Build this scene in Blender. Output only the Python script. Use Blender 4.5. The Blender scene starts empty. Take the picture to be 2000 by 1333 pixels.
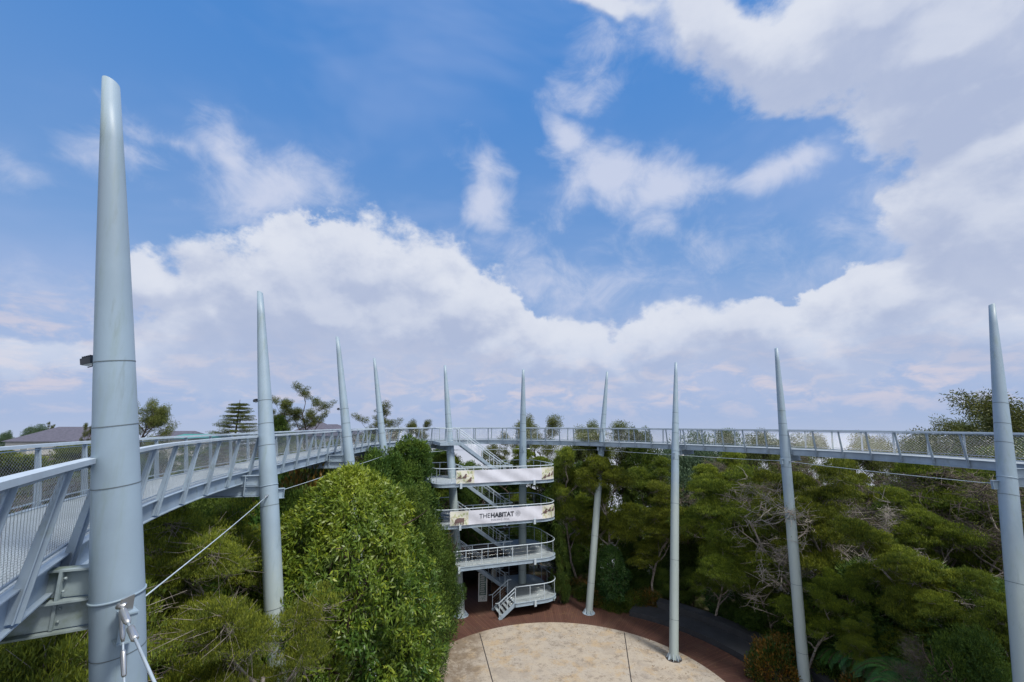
import bpy, bmesh, math, random
import numpy as np
from mathutils import Vector, Matrix, noise as mnoise
R = math.radians
C = bpy.context.scene.collection
random.seed(7)

# ------------------------------------------------------------------ camera
FPX, HOR, EYE = 830.0, 827.0, 14.6            # focal length and horizon in photo pixels, eye height
PITCH = math.atan((HOR - 666.5) / FPX)
cam = bpy.data.cameras.new('camera'); camo = bpy.data.objects.new('camera', cam); C.objects.link(camo)
cam.sensor_width = 36; cam.lens = FPX / 2000 * 36; cam.clip_start = 0.05; cam.clip_end = 5000
camo.location = (0, 0, EYE); camo.rotation_euler = (R(90) + PITCH, 0, 0)
bpy.context.scene.camera = camo
sc = bpy.context.scene
sc.view_settings.view_transform = 'Standard'; sc.view_settings.look = 'None'
sc.view_settings.exposure = 0.0; sc.view_settings.gamma = 1

def ray(px, py):
    a, b, c_ = (px - 1000) / FPX, 1.0, (666.5 - py) / FPX
    c, s = math.cos(PITCH), math.sin(PITCH)
    return Vector((a, c * b - s * c_, s * b + c * c_))
def at(px, py, Y):                             # surveyed point: bearing of a photo pixel at ground distance Y
    r = ray(px, py); return Vector((0, 0, EYE)) + r * (Y / r.y)
def azel(px, py):
    r = ray(px, py).normalized(); return math.degrees(math.atan2(r.x, r.y)), math.degrees(math.asin(r.z))

# ------------------------------------------------------------------ world: sky + clouds by direction
SUN_EL, SUN_AZ = 60, 125                       # azimuth clockwise from +Y
SKY_STRENGTH = 0.10
wd = bpy.data.worlds.new('World'); sc.world = wd; wd.use_nodes = True
nt = wd.node_tree; N = nt.nodes; N.clear()
class G:                                       # tiny node-graph helper
    def __init__(s, tree): s.t = tree
    def n(s, typ, **kw):
        o = s.t.nodes.new(typ)
        for k, v in kw.items(): setattr(o, k, v)
        return o
    def put(s, sock, v):
        if isinstance(v, bpy.types.NodeSocket): s.t.links.new(v, sock)
        elif v is not None: sock.default_value = v
    def m(s, op, a, b=None, c=None, clamp=False):
        o = s.n('ShaderNodeMath', operation=op, use_clamp=clamp)
        s.put(o.inputs[0], a); s.put(o.inputs[1], b); s.put(o.inputs[2], c); return o.outputs[0]
    def vm(s, op, a, b=None, out=0):
        o = s.n('ShaderNodeVectorMath', operation=op); s.put(o.inputs[0], a)
        if b is not None: s.put(o.inputs[3] if op == 'SCALE' else o.inputs[1], b)
        return o.outputs['Value'] if op in ('LENGTH', 'DOT_PRODUCT') else o.outputs[0]
    def noise(s, vec, scale, detail=4, rough=.55, dist=0.0, lac=2.0):
        o = s.n('ShaderNodeTexNoise'); s.put(o.inputs['Vector'], vec)
        o.inputs['Scale'].default_value = scale; o.inputs['Detail'].default_value = detail
        o.inputs['Roughness'].default_value = rough; o.inputs['Distortion'].default_value = dist
        o.inputs['Lacunarity'].default_value = lac
        return o.outputs['Fac'], o.outputs['Color']
    def ramp(s, v, a, b, c=0.0, d=1.0, smooth=True):
        o = s.n('ShaderNodeMapRange'); o.interpolation_type = 'SMOOTHSTEP' if smooth else 'LINEAR'
        s.put(o.inputs['Value'], v)
        for k, x in zip(('From Min', 'From Max', 'To Min', 'To Max'), (a, b, c, d)): s.put(o.inputs[k], x)
        return o.outputs[0]
    def mix(s, f, a, b, blend='MIX'):
        o = s.n('ShaderNodeMix', data_type='RGBA', blend_type=blend)
        s.put(o.inputs[0], f)
        for k, x in ((6, a), (7, b)):
            if isinstance(x, (tuple, list)): x = (*x[:3], 1)
            s.put(o.inputs[k], x)
        return o.outputs[2]

def srgb(r, g, b):
    f = lambda c: c / 12.92 if c <= .04045 else ((c + .055) / 1.055) ** 2.4
    return (f(r / 255), f(g / 255), f(b / 255))
def sky(r, g, b): return tuple(c / SKY_STRENGTH for c in srgb(r, g, b))

# cumulus masses: bearing blobs given as photo bearings (px, py, half width, half height, tilt deg, weight)
HARD = [(610,610,190,120,0,1.5),(780,640,190,110,0,1.4),(1850,60,260,120,0,1.5),(1930,420,150,200,0,1.3),(1780,640,260,70,0,.9),(1120,690,160,60,0,.9),(520,590,130,120,0,1),(600,540,110,90,0,1),(700,555,130,118,0,1.05),(820,575,105,112,0,1),(905,620,105,85,0,1),(650,680,330,110,0,.9),(430,600,70,60,0,.9),
        (285,560,75,52,20,.9),(960,680,150,70,0,.75),
        (1720,20,400,140,-6,1.1),(1900,140,300,150,0,1.1),(1580,120,230,95,-22,1),(1190,0,150,42,-12,.95),(1400,70,170,80,-32,1),
        (1950,310,150,130,0,.9),(1890,380,150,100,10,.9),(1960,480,180,110,0,.95),(1780,590,200,90,0,.85),(1930,640,200,90,0,.9),
        (1300,665,130,62,0,.85),(1450,660,140,65,0,.9),(1590,690,140,60,0,.85),(1240,720,150,60,0,.7),
        (50,700,110,36,0,.75),(265,695,60,42,0,.8),(150,690,90,26,0,.6)]
SOFT = [(1105,262,62,42,-35,1),(1190,325,110,58,-18,1.1),(1300,350,105,62,-20,1.1),(1125,365,60,45,40,.8),(1300,430,90,28,-50,.5),(1525,325,100,42,8,1),(1690,282,52,20,20,1),
        (1150,165,90,34,5,.6),(955,385,48,90,30,1.05),(975,440,60,30,-20,.5),(450,330,62,140,42,.95),(540,385,130,62,20,.95),(330,275,130,50,-10,.6),(255,320,90,50,0,.6),(640,390,60,40,0,.5),
        (40,310,110,40,-20,.5),(1780,420,150,100,0,.6),(1400,500,130,60,0,.35),(1100,560,200,80,0,.65),(1200,130,60,30,0,.3),(1270,60,140,50,0,.5),
        (390,650,85,26,0,.6),(110,570,140,50,0,.4),(950,500,150,40,0,.35),(1620,520,160,60,0,.4),(800,730,420,60,0,.6),(1400,760,600,50,0,.6),(200,760,300,50,0,.4),(1640,440,90,50,0,.3)]

def blob_group(name, blobs):
    g = bpy.data.node_groups.new(name, 'ShaderNodeTree')
    g.interface.new_socket('Vector', in_out='INPUT', socket_type='NodeSocketVector')
    g.interface.new_socket('Value', in_out='OUTPUT', socket_type='NodeSocketFloat')
    h = G(g); gi = h.n('NodeGroupInput'); go = h.n('NodeGroupOutput'); acc = None; vec = gi.outputs[0]
    for bi, (x, y, rx, ry, tilt, w) in enumerate(blobs):
        a0, e0 = azel(x, y); a1, _ = azel(x + rx, y); a2, _ = azel(x - rx, y); _, e1 = azel(x, y - ry); _, e2 = azel(x, y + ry)
        if bi and bi % 5 == 0: vec = h.vm('ADD', gi.outputs[0], h.vm('SCALE', (1, 1, 1), h.m('MULTIPLY', acc, 1e-8)))   # keeps the evaluation order serial
        mp = h.n('ShaderNodeMapping', vector_type='TEXTURE'); h.put(mp.inputs['Vector'], vec)
        mp.inputs['Location'].default_value = (a0, e0, 0); mp.inputs['Rotation'].default_value = (0, 0, R(tilt))
        mp.inputs['Scale'].default_value = (abs(a1 - a2) / 2, abs(e1 - e2) / 2, 1)
        d = h.vm('LENGTH', mp.outputs[0])
        v = h.m('MULTIPLY_ADD', d, -w, 1.35 * w)
        acc = v if acc is None else h.m('SMOOTH_MAX', acc, v, 0.25)
    h.put(go.inputs[0], acc); return g
gh, gs = blob_group('cumulus_masses', HARD), blob_group('wisp_masses', SOFT)

w = G(nt)
tc = w.n('ShaderNodeTexCoord'); dirv = tc.outputs['Generated']
sep = w.n('ShaderNodeSeparateXYZ'); w.put(sep.inputs[0], dirv)
az = w.m('MULTIPLY', w.m('ARCTAN2', sep.outputs[0], sep.outputs[1]), 57.29578)
el = w.m('MULTIPLY', w.m('ARCSINE', sep.outputs[2]), 57.29578)
comb = w.n('ShaderNodeCombineXYZ'); w.put(comb.inputs[0], az); w.put(comb.inputs[1], el); ae = comb.outputs[0]
def group(g, v):
    o = w.n('ShaderNodeGroup'); o.node_tree = g; w.put(o.inputs[0], v); return o.outputs[0]
flat = w.vm('MULTIPLY', dirv, (1, 1, 1.3))
_, wc = w.noise(flat, 5.0, 4, .55)
ae1 = w.vm('ADD', ae, w.vm('MULTIPLY', w.vm('SUBTRACT', wc, (.5, .5, .5)), (9, 9, 0)))
nf, _ = w.noise(w.vm('ADD', flat, (.37, .11, .52)), 11.0, 8, .62, .15)
def hard_density(v, nz):
    return w.m('ADD', group(gh, v), w.m('MULTIPLY', w.m('SUBTRACT', nz, .5), 1.15))
dh = hard_density(ae1, nf)
ah = w.m('MULTIPLY', w.ramp(dh, .14, w.m('ADD', w.ramp(el, 24, 38, 0, .38), w.ramp(w.noise(dirv, 3.0, 1, .5)[0], .38, .62, .28, .55))), .97)
# the same field a little further up towards the light: thin above = lit crest, thick above = shaded belly
nfu, _ = w.noise(w.vm('ADD', flat, (.374, .11, .555)), 11.0, 4, .58, .15)
du = hard_density(w.vm('ADD', ae1, (.6, 2.6, 0)), nfu)
lit = w.ramp(w.m('SUBTRACT', dh, du), -.22, .50)
crest = w.ramp(du, 1.1, .05)
litc = w.m('ADD', w.m('MULTIPLY', lit, .50), w.m('MULTIPLY', crest, .42))
litc = w.m('ADD', litc, w.m('MULTIPLY', w.m('SUBTRACT', w.noise(flat, 6.0, 6, .6, .3)[0], .42), .75), clamp=True)
# wisps
wn_, _ = w.noise(w.vm('MULTIPLY', dirv, (1, 1, 1.25)), 10.0, 7, .64, .5)
ws = w.m('ADD', group(gs, ae1), w.m('MULTIPLY', w.m('SUBTRACT', wn_, .5), 2.0))
asf = w.m('MULTIPLY', w.ramp(ws, -.02, 1.3), .92)
veil = w.m('MULTIPLY', w.ramp(w.noise(w.vm('MULTIPLY', dirv, (1, 1, 2.0)), 2.0, 4, .6, .4)[0], .40, .72), .38)
# clear sky
st = w.n('ShaderNodeTexSky'); st.sky_type = 'NISHITA'; st.sun_disc = False
st.sun_elevation = R(SUN_EL); st.sun_rotation = R(SUN_AZ); st.altitude = 800; st.air_density = 1.0; st.dust_density = .6; st.ozone_density = 2.0
clear = w.mix(.75, st.outputs[0], w.mix(w.ramp(el, 2, 48), sky(138, 176, 226), sky(76, 145, 224)))
c1 = w.mix(veil, clear, sky(160, 182, 226))
c1 = w.mix(asf, c1, sky(204, 212, 234))
haze = w.ramp(el, 21, 2.0)
hz = w.mix(w.ramp(el, 0, 18), sky(168, 185, 220), sky(186, 195, 224))
c1 = w.mix(w.m('MULTIPLY', haze, .8), c1, hz)
low_, _ = w.noise(w.vm('MULTIPLY', dirv, (1, 1, 2.6)), 13.0, 6, .62, .4)
c1 = w.mix(w.m('MULTIPLY', w.ramp(low_, .44, .66), w.m('MULTIPLY', w.ramp(el, 16, 6), w.ramp(el, -1, 4))), c1, sky(204, 203, 220))
cl = w.mix(litc, sky(176, 188, 216), sky(222, 227, 239))
c2 = w.mix(w.m('MULTIPLY', ah, w.ramp(el, 1, 13, .25, 1.0)), c1, cl)
behind = w.m('MULTIPLY', w.ramp(sep.outputs[1], .05, -.45), w.ramp(el, 5, 30))     # added bright cloud glow behind the viewer, unseen, as soft fill light
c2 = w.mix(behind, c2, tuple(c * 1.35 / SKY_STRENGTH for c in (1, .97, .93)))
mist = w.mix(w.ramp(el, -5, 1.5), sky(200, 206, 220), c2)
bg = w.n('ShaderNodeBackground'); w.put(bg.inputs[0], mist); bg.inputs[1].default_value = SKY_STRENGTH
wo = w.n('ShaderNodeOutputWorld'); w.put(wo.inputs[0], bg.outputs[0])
wd.cycles.sampling_method = 'MANUAL'; wd.cycles.sample_map_resolution = 512

sun = bpy.data.lights.new('sun', 'SUN'); sun.energy = 4.0; sun.angle = R(10); sun.color = (1, .93, .82)
suno = bpy.data.objects.new('sun', sun); C.objects.link(suno)
sd = Vector((math.sin(R(SUN_AZ)) * math.cos(R(SUN_EL)), math.cos(R(SUN_AZ)) * math.cos(R(SUN_EL)), math.sin(R(SUN_EL))))
suno.rotation_euler = sd.to_track_quat('Z', 'Y').to_euler(); suno.location = (30, 20, 60)

# ------------------------------------------------------------------ materials
def mat(name, col, rough=.6, metal=0.0, var=.0, scale=2.0, col2=None, stain=None, streak=False, bump=0.0, attr=False, transl=0.0, spec=.5, objvar=0.0):
    m = bpy.data.materials.new(name); m.use_nodes = True; t = m.node_tree; g = G(t)
    b = t.nodes['Principled BSDF']; b.inputs['Roughness'].default_value = rough; b.inputs['Metallic'].default_value = metal
    b.inputs['Specular IOR Level'].default_value = spec
    tcn = g.n('ShaderNodeTexCoord'); v = tcn.outputs['Object']
    c = (*col, 1)
    if var or col2:
        f, _ = g.noise(v, scale, 6, .6)
        f = g.ramp(f, .32, .68)
        a2 = col2 if col2 else tuple(x * (1 - var) for x in col)
        c = g.mix(f, col, a2)
    if stain:
        sc_, lo, hi, amt = stain[1]
        vv = g.vm('MULTIPLY', v, (3, 3, .35)) if streak else v
        f, _ = g.noise(vv, sc_, 7, .65)
        c = g.mix(g.m('MULTIPLY', g.ramp(f, lo, hi), amt), c if not isinstance(c, tuple) else col, stain[0])
    if streak:                                   # weathered chalky paint on the lower shaft
        sp = g.n('ShaderNodeSeparateXYZ'); g.put(sp.inputs[0], v); f2, _ = g.noise(g.vm('MULTIPLY', v, (4, 4, .5)), 1.5, 6, .7)
        lo = g.ramp(g.m('ADD', sp.outputs[2], g.m('MULTIPLY', f2, 2.5)), 13.0, 9.5)
        c = g.mix(g.m('MULTIPLY', lo, .7), c, (.36, .42, .40))
        c = g.mix(g.m('MULTIPLY', g.ramp(f2, .55, .72), .35), c, (.15, .19, .17))
    if attr:
        a = g.n('ShaderNodeAttribute'); a.attribute_name = 'tone'
        c = g.mix(a.outputs['Fac'], col, col2)
    if objvar:
        oi = g.n('ShaderNodeObjectInfo')
        hs = g.n('ShaderNodeHueSaturation')
        g.put(hs.inputs['Hue'], g.ramp(oi.outputs['Random'], 0, 1, .5 - objvar * .015, .5 + objvar * .022, False))
        g.put(hs.inputs['Value'], g.ramp(g.m('FRACT', g.m('MULTIPLY', oi.outputs['Random'], 7.31)), 0, 1, 1 - objvar * .22, 1 + objvar * .35, False))
        g.put(hs.inputs['Color'], c); c = hs.outputs[0]
    if isinstance(c, tuple): b.inputs['Base Color'].default_value = c
    else: g.put(b.inputs['Base Color'], c)
    if bump:
        f, _ = g.noise(v, scale * 6, 5, .6); bp = g.n('ShaderNodeBump'); bp.inputs['Strength'].default_value = bump
        g.put(bp.inputs['Height'], f); g.put(b.inputs['Normal'], bp.outputs[0])
    if transl:
        tr = g.n('ShaderNodeBsdfTranslucent'); g.put(tr.inputs[0], c)
        mx = g.n('ShaderNodeMixShader'); mx.inputs[0].default_value = transl
        g.put(mx.inputs[1], b.outputs[0]); g.put(mx.inputs[2], tr.outputs[0])
        g.put(t.nodes['Material Output'].inputs[0], mx.outputs[0])
    return m


M = {}
M['mast'] = mat('mast_paint', (.26, .35, .44), .5, var=.12, scale=.8, stain=((.20, .27, .25), (1.6, .5, .75, .55)), streak=True)
M['steel'] = mat('galvanised_paint', (.29, .375, .47), .55, var=.22, scale=1.6, stain=((.16, .2, .16), (3.0, .56, .72, .55)))
M['rail'] = mat('rail_paint', (.46, .55, .64), .38, var=.15, scale=3)
M['grating'] = mat('deck_grating', (.33, .39, .44), .6, var=.3, scale=9, stain=((.12, .14, .13), (5, .52, .75, .5)))
M['beam'] = mat('weathered_beam', (.27, .34, .37), .55, var=.35, scale=2.2, stain=((.09, .12, .06), (2.4, .45, .7, .75)))
M['wire'] = mat('stainless_wire', (.45, .47, .48), .3, metal=.9)
M['seam'] = mat('weld_seam', (.10, .13, .15), .7)
M['zinc'] = mat('zinc_bolts', (.5, .52, .54), .35, metal=.8)
M['black'] = mat('dark_housing', (.03, .035, .045), .5)
M['glass'] = mat('lamp_glass', (.25, .28, .3), .1)
M['bark'] = mat('pale_bark', (.36, .33, .30), .85, var=.5, scale=5, col2=(.15, .125, .11), bump=.3)
M['deadwood'] = mat('dead_limbs', (.40, .37, .35), .85, var=.4, scale=4, col2=(.22, .195, .18))
M['darkbark'] = mat('dark_bark', (.12, .085, .065), .9, var=.5, scale=5, col2=(.05, .035, .028), bump=.3)
M['twig'] = mat('bare_twigs', (.15, .125, .11), .9, var=.4, scale=3, col2=(.07, .055, .048), objvar=.3)
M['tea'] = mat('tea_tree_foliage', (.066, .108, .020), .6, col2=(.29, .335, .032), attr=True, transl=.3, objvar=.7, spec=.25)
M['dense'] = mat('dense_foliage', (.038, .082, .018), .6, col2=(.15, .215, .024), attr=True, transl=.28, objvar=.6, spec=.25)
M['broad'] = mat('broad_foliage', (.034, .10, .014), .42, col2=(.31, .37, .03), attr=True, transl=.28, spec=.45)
M['broad2'] = mat('mid_foliage', (.025, .085, .022), .42, col2=(.12, .22, .04), attr=True, transl=.28, objvar=.5, spec=.4)
M['open'] = mat('open_foliage', (.05, .07, .022), .55, col2=(.17, .19, .035), attr=True, transl=.25, objvar=.6, spec=.3)
M['red'] = mat('red_tipped_foliage', (.03, .08, .012), .5, col2=(.30, .13, .02), attr=True, transl=.25, objvar=.3)
M['hedge'] = mat('hedge_foliage', (.04, .09, .012), .55, col2=(.15, .17, .015), attr=True, transl=.25, objvar=.3)
M['fern'] = mat('fern_foliage', (.02, .07, .015), .5, col2=(.06, .17, .03), attr=True, transl=.25, objvar=.3)
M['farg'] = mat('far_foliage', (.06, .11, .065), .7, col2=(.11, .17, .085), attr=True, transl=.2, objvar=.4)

# ------------------------------------------------------------------ mesh helpers
class MB:
    def __init__(s): s.v = []; s.f = []; s.sm = []
    def add(s, vs, fs, smooth=False):
        o = len(s.v); s.v += [tuple(p) for p in vs]; s.f += [tuple(i + o for i in f) for f in fs]; s.sm += [smooth] * len(fs); return s
    def box(s, c, size, ax=None):
        c = Vector(c); X, Y, Z = ax if ax else (Vector((1, 0, 0)), Vector((0, 1, 0)), Vector((0, 0, 1)))
        h = [x / 2 for x in size]
        vs = [c + X * a * h[0] + Y * b * h[1] + Z * d * h[2] for a in (-1, 1) for b in (-1, 1) for d in (-1, 1)]
        return s.add(vs, [(0, 1, 3, 2), (4, 6, 7, 5), (0, 4, 5, 1), (2, 3, 7, 6), (0, 2, 6, 4), (1, 5, 7, 3)])
    def bar(s, a, b, w_, h_, upv=Vector((0, 0, 1))):       # rectangular bar from a to b, w_ sideways, h_ along up
        a, b = Vector(a), Vector(b); d = (b - a); L = d.length; d = d / L
        X = d.cross(Vector(upv)); X = X.normalized() if X.length > 1e-5 else Vector((1, 0, 0)); U = X.cross(d)
        return s.box((a + b) / 2, (w_, L, h_), (X, d, U))
    def tube(s, pts, r, n=6, caps=True):
        pts = [Vector(p) for p in pts]; rs = r if isinstance(r, (list, tuple)) else [r] * len(pts)
        vs = []; prev = None
        for i, p in enumerate(pts):
            d = (pts[min(i + 1, len(pts) - 1)] - pts[max(i - 1, 0)]).normalized()
            if prev is None: prev = d.orthogonal().normalized()
            X = (prev - d * prev.dot(d)).normalized(); prev = X; Yv = d.cross(X)
            vs += [p + (X * math.cos(2 * math.pi * k / n) + Yv * math.sin(2 * math.pi * k / n)) * rs[i] for k in range(n)]
        fs = [(i * n + k, i * n + (k + 1) % n, (i + 1) * n + (k + 1) % n, (i + 1) * n + k) for i in range(len(pts) - 1) for k in range(n)]
        s.add(vs, fs, True)
        if caps:
            o = len(s.v) - len(vs)
            s.f += [tuple(o + k for k in reversed(range(n))), tuple(o + (len(pts) - 1) * n + k for k in range(n))]; s.sm += [False, False]
        return s
    def sweep(s, pts, prof, outs, closed=False):           # prof: [(sideways, up)], outs: sideways vector per point
        n = len(prof); vs = []
        for p, o in zip(pts, outs):
            for a, b in prof: vs.append(Vector(p) + Vector(o) * a + Vector((0, 0, b)))
        m = len(pts); fs = []
        for i in range(m if closed else m - 1):
            j = (i + 1) % m
            for k in range(n): fs.append((i * n + k, i * n + (k + 1) % n, j * n + (k + 1) % n, j * n + k))
        s.add(vs, fs)
        if not closed:
            o = len(s.v) - len(vs); s.f += [tuple(o + k for k in range(n)), tuple(o + (m - 1) * n + k for k in reversed(range(n)))]; s.sm += [False] * 2
        return s
    def prism(s, poly, z0, z1):
        n = len(poly); vs = [(x, y, z0) for x, y in poly] + [(x, y, z1) for x, y in poly]
        return s.add(vs, [tuple(reversed(range(n))), tuple(range(n, 2 * n))] + [(i, (i + 1) % n, n + (i + 1) % n, n + i) for i in range(n)])
    def build(s, name, m, parent=None, **kw):
        me = bpy.data.meshes.new(name); me.from_pydata(s.v, [], s.f); me.update()
        me.polygons.foreach_set('use_smooth', s.sm)
        me.materials.append(m); o = bpy.data.objects.new(name, me); C.objects.link(o)
        if parent: o.parent = parent
        for k, v in kw.items(): o[k] = v
        return o
def tag(o, label=None, category=None, group=None, kind=None):
    for k, v in (('label', label), ('category', category), ('group', group), ('kind', kind)):
        if v: o[k] = v
    return o
def empty(name, loc=(0, 0, 0), rz=0, **kw):
    o = bpy.data.objects.new(name, None); C.objects.link(o); o.location = loc; o.rotation_euler = (0, 0, rz); o.empty_display_size = .3
    return tag(o, **kw)
def copy_tree(o, parent=None):
    c = o.copy(); C.objects.link(c); c.parent = parent
    for ch in list(o.children): copy_tree(ch, c)
    return c

# ------------------------------------------------------------------ terrain
CX, CY, RD = 2.9, 25.5, 9.6                    # centre and radius of the round plaza
def sm(a, b, x):
    t = min(1, max(0, (x - a) / (b - a))); return t * t * (3 - 2 * t)
def ground_z(x, y):
    d = math.hypot(x - 3, y - 23)
    rise = 9.5 * sm(10, 42, -x - 2 + .12 * y) * sm(0, 30, y + 8)
    fall = max(0, d - 24)
    fall = .30 * fall if fall < 40 else 12 + .5 * (fall - 40)
    left = sm(-.2, .55, -x / (abs(y) + 25))
    z = rise - fall * (1 - left) - max(0, d - 120) * .4 * left
    z += (mnoise.noise(Vector((x * .07, y * .07, 0))) * .9) * sm(19, 26, d)
    return z * sm(17.5, 24, d)
rings = [0, 8, 14, 17, 19, 21, 23, 25, 28, 31, 35, 40, 46, 54, 64, 78, 95, 120, 160, 220, 320, 480, 700]
mb = MB(); n = 96; vs = [(3, 23, -.03)]
for r_ in rings[1:]:
    for k in range(n):
        a = 2 * math.pi * k / n; x, y = 3 + r_ * math.cos(a), 23 + r_ * math.sin(a)
        vs.append((x, y, ground_z(x, y) - .03))
fs = [(0, 1 + k, 1 + (k + 1) % n) for k in range(n)]
for i in range(len(rings) - 2):
    for k in range(n):
        a, b = 1 + i * n + k, 1 + i * n + (k + 1) % n; fs.append((a, a + n, b + n, b))
mb.add(vs, fs, True)
M['soil'] = mat('leaf_litter', (.06, .045, .03), .95, var=.5, scale=1.2, col2=(.03, .04, .015), bump=.6)
tag(mb.build('ground', M['soil']), kind='structure')

# timber deck ring (planks run radially) with flare towards the stair tower
def plank_mat():
    m = bpy.data.materials.new('timber_deck'); m.use_nodes = True; g = G(m.node_tree); b = m.node_tree.nodes['Principled BSDF']
    tcn = g.n('ShaderNodeTexCoord'); v = g.vm('SUBTRACT', tcn.outputs['Object'], (CX, CY, 0))
    s = g.n('ShaderNodeSeparateXYZ'); g.put(s.inputs[0], v)
    an = g.m('ARCTAN2', s.outputs[0], s.outputs[1]); 
    sec = g.m('SNAP', g.m('ADD', an, .13), .2618)          # decking laid in wedge sectors
    ca, sa = g.m('COSINE', sec), g.m('SINE', sec)
    tg = g.m('SUBTRACT', g.m('MULTIPLY', s.outputs[0], ca), g.m('MULTIPLY', s.outputs[1], sa))
    q = g.m('DIVIDE', tg, .145); fr = g.m('FRACT', q); idx = g.m('FLOOR', q)
    gap = g.ramp(g.m('ABSOLUTE', g.m('SUBTRACT', fr, .5)), .40, .48)
    wn = g.n('ShaderNodeTexWhiteNoise', noise_dimensions='2D'); cb = g.n('ShaderNodeCombineXYZ'); g.put(cb.inputs[0], idx); g.put(cb.inputs[1], sec); g.put(wn.inputs['Vector'], cb.outputs[0])
    c = g.mix(wn.outputs['Value'], (.066, .026, .018), (.095, .042, .030))
    f, _ = g.noise(tcn.outputs['Object'], 1.1, 7, .65); c = g.mix(g.m('MULTIPLY', g.ramp(f, .45, .75), .5), c, (.06, .035, .028))
    f2, _ = g.noise(tcn.outputs['Object'], .5, 3, .5); c = g.mix(g.m('MULTIPLY', g.ramp(f2, .5, .7), .5), c, (.11, .06, .042))
    c = g.mix(g.m('MULTIPLY', gap, .8), c, (.02, .010, .008))
    g.put(b.inputs['Base Color'], c); b.inputs['Roughness'].default_value = .75
    return m
def pol(r, a): return (CX + r * math.cos(a), CY + r * math.sin(a))
def outer_r(a):                                 # a in degrees from +X; flares towards the tower
    t = sm(38, 62, a) * (1 - sm(128, 165, a)); return 12.25 + 7.3 * t
mb = MB(); n = 180; vs = []
for k in range(n):
    a = 360 * k / n; ro = outer_r(a)
    for r_, z in ((RD, 0), (ro, 0), (ro, -.12)): vs.append((*pol(r_, R(a)), z))
fs = []
for k in range(n):
    j = (k + 1) % n; fs += [(3 * k, 3 * k + 1, 3 * j + 1, 3 * j), (3 * k + 1, 3 * k + 2, 3 * j + 2, 3 * j + 1)]
mb.add(vs, fs); deck = tag(mb.build('timber_deck', plank_mat()), kind='structure')
deck.location.z = .02

def plaza_mat():
    m = bpy.data.materials.new('weathered_concrete'); m.use_nodes = True; g = G(m.node_tree); b = m.node_tree.nodes['Principled BSDF']
    tcn = g.n('ShaderNodeTexCoord'); v = tcn.outputs['Object']
    f1, _ = g.noise(v, .35, 5, .6, .6); f2, _ = g.noise(v, 1.3, 9, .78, .1); f3, _ = g.noise(v, 7, 8, .8); f4, _ = g.noise(v, .7, 8, .72, .2)
    c = g.mix(g.ramp(f1, .35, .65), (.38, .335, .275), (.355, .325, .285))
    c = g.mix(g.m('MULTIPLY', g.ramp(f4, .5, .62), .65), c, (.38, .28, .16))
    c = g.mix(g.m('MULTIPLY', g.ramp(f2, .52, .62), .7), c, (.19, .155, .125))
    c = g.mix(g.m('MULTIPLY', g.m('MULTIPLY', g.ramp(f3, .54, .64), g.ramp(f1, .35, .6, .35, 1.0)), .75), c, (.12, .10, .085))
    f5, _ = g.noise(v, 26, 5, .8); c = g.mix(g.m('MULTIPLY', g.m('MULTIPLY', g.ramp(f5, .52, .62), g.ramp(f2, .42, .56, .12, 1.0)), .8), c, (.10, .085, .075))
    f6, _ = g.noise(v, .55, 6, .7); c = g.mix(g.m('MULTIPLY', g.ramp(f6, .5, .64), .55), c, (.25, .225, .20))
    s = g.n('ShaderNodeSeparateXYZ'); g.put(s.inputs[0], v)      # the slab left of the joint is dirtier
    left = g.ramp(g.m('ADD', s.outputs[0], g.m('MULTIPLY', f1, 2)), -.6, -1.6)
    c = g.mix(g.m('MULTIPLY', left, g.ramp(f2, .36, .55, .1, .8)), c, (.15, .115, .08))
    g.put(b.inputs['Base Color'], c); b.inputs['Roughness'].default_value = .85
    bp = g.n('ShaderNodeBump'); bp.inputs['Strength'].default_value = .3; g.put(bp.inputs['Height'], f3); g.put(b.inputs['Normal'], bp.outputs[0])
    return m
mb = MB(); mb.prism([pol(RD - .015, R(2 * k)) for k in range(180)], -.1, .03)
plaza = tag(mb.build('plaza', plaza_mat()), kind='structure')
M['joint'] = mat('joint_filler', (.035, .03, .03), .9)
mb = MB()
for x0, y0, x1, y1 in ((-2.28, 33.35, .9, 17.9), (7.96, 33.5, 5.0, 17.9)):
    mb.bar((x0, y0, .034), (x1, y1, .034), .06, .006)
tag(mb.build('paving_joints', M['joint']), kind='structure')

# tiered bench of dark stone behind the deck
M['slate'] = mat('dark_slate', (.036, .041, .052), .7, var=.35, scale=1.5, stain=((.055, .055, .062), (3, .5, .7, .4)))
def arc(r0, r1, a0, a1, z0, z1, name, parent, slope=0):
    mb = MB(); k = 26; P = [pol(r1, R(a0 + (a1 - a0) * i / k)) for i in range(k + 1)] + [pol(r0, R(a1 - (a1 - a0) * i / k)) for i in range(k + 1)]
    mb.prism(P, z0, z1); return mb.build(name, M['slate'], parent)
bn = empty('tiered_bench', (0, 0, 0), label='curved dark slate stepped bench at the edge of the brown deck', category='bench')
arc(12.3, 14.1, -14, 60, -.3, .36, 'lower_step', bn); arc(14.1, 14.95, -14, 53, -.3, .82, 'upper_step', bn)

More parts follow.
